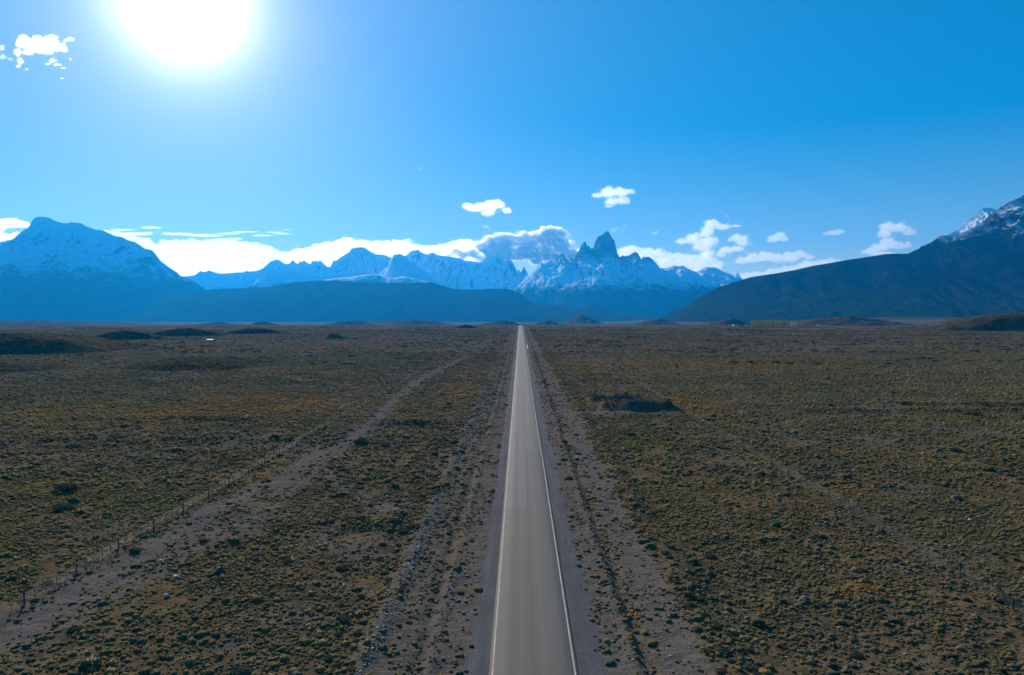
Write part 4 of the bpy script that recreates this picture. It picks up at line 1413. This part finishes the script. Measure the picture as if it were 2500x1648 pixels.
def row(x0, x1, top, bot, step, rx, seed, jit=3):
    """puffs filling a band between a list of top heights (x, y) and a bottom"""
    r_ = random.Random(seed); out = []
    tx = [a for a, _ in top]; ty = [b for _, b in top]
    x = x0
    while x <= x1:
        t_ = float(np.interp(x, tx, ty)); b_ = bot if isinstance(bot, (int, float)) else float(np.interp(x, [a for a, _ in bot], [c for _, c in bot]))
        hh = max(3.0, b_ - t_)
        ry_ = min(rx * .75, hh / 2)
        yy = t_ + ry_
        while yy < b_ - ry_ * .3 + 1:
            out.append((x + r_.uniform(-jit, jit), yy + r_.uniform(-jit, jit) * .5, rx * r_.uniform(.8, 1.2), ry_ * r_.uniform(.85, 1.15)))
            yy += ry_ * 1.15
        x += step
    return out


cloud('ragged white cloud high in the upper left corner', 13000, [(60, 96, 14, 10), (48, 108, 9, 12), (78, 108, 14, 14), (96, 94, 12, 8), (110, 108, 16, 14), (128, 98, 14, 11), (92, 122, 16, 10), (140, 116, 12, 11), (158, 122, 7, 8), (43, 130, 7, 12), (50, 150, 6, 10), (45, 162, 8, 4), (170, 96, 9, 6), (160, 100, 5, 4), (118, 128, 12, 7), (70, 128, 9, 8), (128, 148, 6, 7), (116, 156, 9, 3), (140, 158, 11, 4), (155, 166, 8, 3), (172, 145, 3, 5), (152, 192, 6, 3), (66, 168, 3, 4)], 2.6, .35, .9, 1, wisp=.35, gray=1.7, edge=.7, mat='torn')
cloud('small torn wisp of cloud at the very left edge of the sky', 13000, [(6, 118, 7, 9), (8, 140, 9, 7), (25, 145, 7, 5)], 2.4, .3, .35, 2, wisp=.8, mat='thin')
cloud('single small fleck of cloud in the open sky above the plateau', 20500, [(1024, 412, 7, 3)], 2.4, .3, .7, 3, mat='thin')
cloud('flat white cloud above the ice range, left of the tallest peak', 19500, [(1142, 505, 16, 9), (1170, 507, 18, 12), (1195, 505, 20, 14), (1215, 500, 17, 12), (1190, 520, 18, 8), (1238, 515, 11, 9), (1160, 510, 22, 9)], 2.6, .5, 1, 4, mat='full')
cloud('small puff under the flat white cloud', 20500, [(1186, 554, 9, 5), (1192, 560, 5, 3)], 2.4, .4, .8, 5, mat='thin')
cloud('ragged white cloud right above the tallest peak', 19500, [(1460, 478, 18, 7), (1485, 472, 22, 14), (1512, 470, 20, 13), (1535, 468, 18, 8), (1495, 492, 22, 11), (1520, 490, 16, 12), (1485, 504, 12, 5)], 2.6, .5, 1, 6, wisp=.4, mat='soft')
cloud('torn wisps of cloud just right of the tallest peak', 19000, [(1498, 563, 10, 7), (1508, 558, 8, 4), (1520, 562, 5, 9), (1526, 552, 4, 7), (1537, 556, 3, 6)], 2.4, .4, .6, 7, wisp=.6, mat='thin')
cloud('tiny white puff floating right of the tallest peak', 19000, [(1597, 570, 8, 5), (1603, 566, 5, 3), (1618, 574, 3, 2)], 2.4, .4, .9, 8, mat='soft')
cloud('scattered faint specks of cloud above the tall stacked cloud', 19000, [(1578, 512, 5, 3), (1626, 508, 3, 3), (1640, 504, 2, 2), (1676, 511, 3, 3), (1730, 515, 5, 3), (1739, 520, 4, 2), (1774, 527, 8, 5)], 2.2, .4, .7, 9, mat='thin')
cloud('tall stacked cumulus right of the tallest peak', 19500, [(1740, 550, 20, 14), (1725, 570, 18, 14), (1765, 555, 24, 8), (1795, 552, 18, 4), (1690, 585, 22, 14), (1665, 590, 14, 9), (1715, 600, 24, 18), (1735, 590, 18, 14), (1700, 575, 12, 8), (1730, 620, 22, 14)], 2.7, .8, 1.1, 10)
cloud('rounded white puff right of the tall stacked cumulus', 19500, [(1800, 582, 20, 12), (1815, 590, 14, 14), (1785, 585, 10, 7), (1800, 608, 20, 9), (1775, 612, 20, 10), (1760, 622, 14, 9)], 2.7, .7, 1.0, 11)
cloud('small oval cloud alone above the right saddle', 19500, [(1895, 582, 20, 9), (1903, 575, 16, 10), (1885, 588, 14, 6), (1915, 584, 12, 7)], 2.6, .6, 1, 12)
cloud('small flat cloud alone left of the right mountain', 19500, [(2035, 569, 22, 7), (2050, 566, 16, 6), (2022, 571, 14, 5)], 2.6, .6, 1, 13)
cloud('mushroom shaped cumulus beside the right mountain', 19500, [(2170, 556, 24, 12), (2195, 558, 28, 12), (2220, 568, 20, 9), (2160, 570, 16, 14), (2165, 590, 18, 12), (2150, 605, 28, 11), (2190, 600, 26, 11), (2215, 600, 12, 9), (2125, 615, 22, 10), (2160, 625, 40, 12)], 2.7, .8, 1.1, 14)
cloud('long low cloud bank behind the right shoulder', 20000, [(1815, 637, 20, 10), (1840, 632, 20, 13), (1870, 628, 22, 14), (1900, 632, 22, 13), (1930, 630, 22, 14), (1955, 622, 18, 11), (1975, 628, 14, 8)] + row(1820, 2080, [(1820, 665), (1900, 655), (1960, 640), (2000, 632), (2060, 632), (2080, 636)], 690, 16, 16, 15), 2.7, .7, 1, 15)
cloud('cloud roll lying behind the jagged crest right of the tallest peak', 20000, row(1505, 1760, [(1505, 612), (1530, 600), (1570, 604), (1620, 612), (1680, 620), (1730, 625), (1760, 640)], [(1505, 640), (1600, 660), (1700, 668), (1760, 668)], 13, 15, 16), 2.7, .9, 1.2, 16, gray=1.6, mat='full')
cloud('large grey bellied cumulus left of the tallest peak', 19500, row(1165, 1400, [(1165, 600), (1190, 575), (1225, 568), (1270, 570), (1310, 566), (1340, 552), (1370, 558), (1385, 585), (1400, 610)], [(1165, 640), (1230, 635), (1300, 640), (1400, 650)], 13, 17, 17), 2.7, 1.5, 1.3, 17, gray=1.7, mat='dark')
cloud('white cloud bank running behind the snowy ranges', 20500, row(720, 1190, [(720, 610), (780, 598), (840, 583), (900, 588), (970, 586), (1020, 598), (1060, 600), (1100, 592), (1125, 584), (1160, 590), (1190, 596)], [(720, 668), (1000, 650), (1190, 650)], 14, 16, 18), 2.8, .9, 1.1, 18, mat='full')
cloud('grey cloud lying on the hidden crest of the ice range', 18500, [(1095, 622, 14, 8), (1110, 614, 16, 11), (1130, 622, 18, 12), (1150, 618, 18, 14), (1168, 628, 16, 12), (1120, 634, 20, 8), (1080, 632, 10, 7)], 2.7, 1.3, 1.3, 22, gray=2.0, mat='dark')
cloud('long bright veil of cloud right of the left mountain', 21000, row(255, 760, [(255, 562), (300, 568), (380, 590), (470, 585), (560, 582), (640, 595), (700, 615), (760, 615)], [(255, 600), (330, 620), (400, 668), (440, 690), (600, 680), (760, 665)], 16, 20, 19) + [(300, 561, 50, 3), (370, 556, 40, 4), (330, 571, 70, 5), (430, 571, 60, 4), (500, 575, 70, 4), (560, 570, 50, 3), (600, 566, 50, 2.5), (640, 575, 40, 3), (670, 567, 34, 2.5), (700, 560, 20, 2), (690, 571, 40, 2), (540, 585, 30, 5), (575, 583, 26, 5), (520, 590, 26, 7)], 2.7, .35, 1.0, 19, 1.2, gray=1.6, edge=.5, mat='thin')
cloud('white cloud behind the left shoulder of the left mountain', 20000, [(0, 548, 30, 12), (25, 545, 24, 12), (50, 548, 22, 9), (-20, 560, 30, 16), (5, 585, 34, 14), (40, 575, 18, 9), (70, 552, 12, 6)], 2.7, .8, 1.0, 20)

# ------------------------------------------------------------------ haze
b = MB()
b.box((0, (HZ_Y1 - 600) / 2, (HZ_TOP + HZ_BOT) / 2), (2 * HZ_X, HZ_Y1 + 600, HZ_TOP - HZ_BOT))
m_, t_ = new_mat('air'); q = N(t_)
pv_ = q.n('ShaderNodeVolumePrincipled')
pv_.inputs['Color'].default_value = HAZE_COLOR
pv_.inputs['Density'].default_value = HAZE_DENSITY
pv_.inputs['Anisotropy'].default_value = HAZE_G
q.out(None, pv_.outputs[0])
hz = obj('haze', b.mesh('haze'), m_)
tag(hz, 'blue air haze over the plain and mountains', kind='stuff')
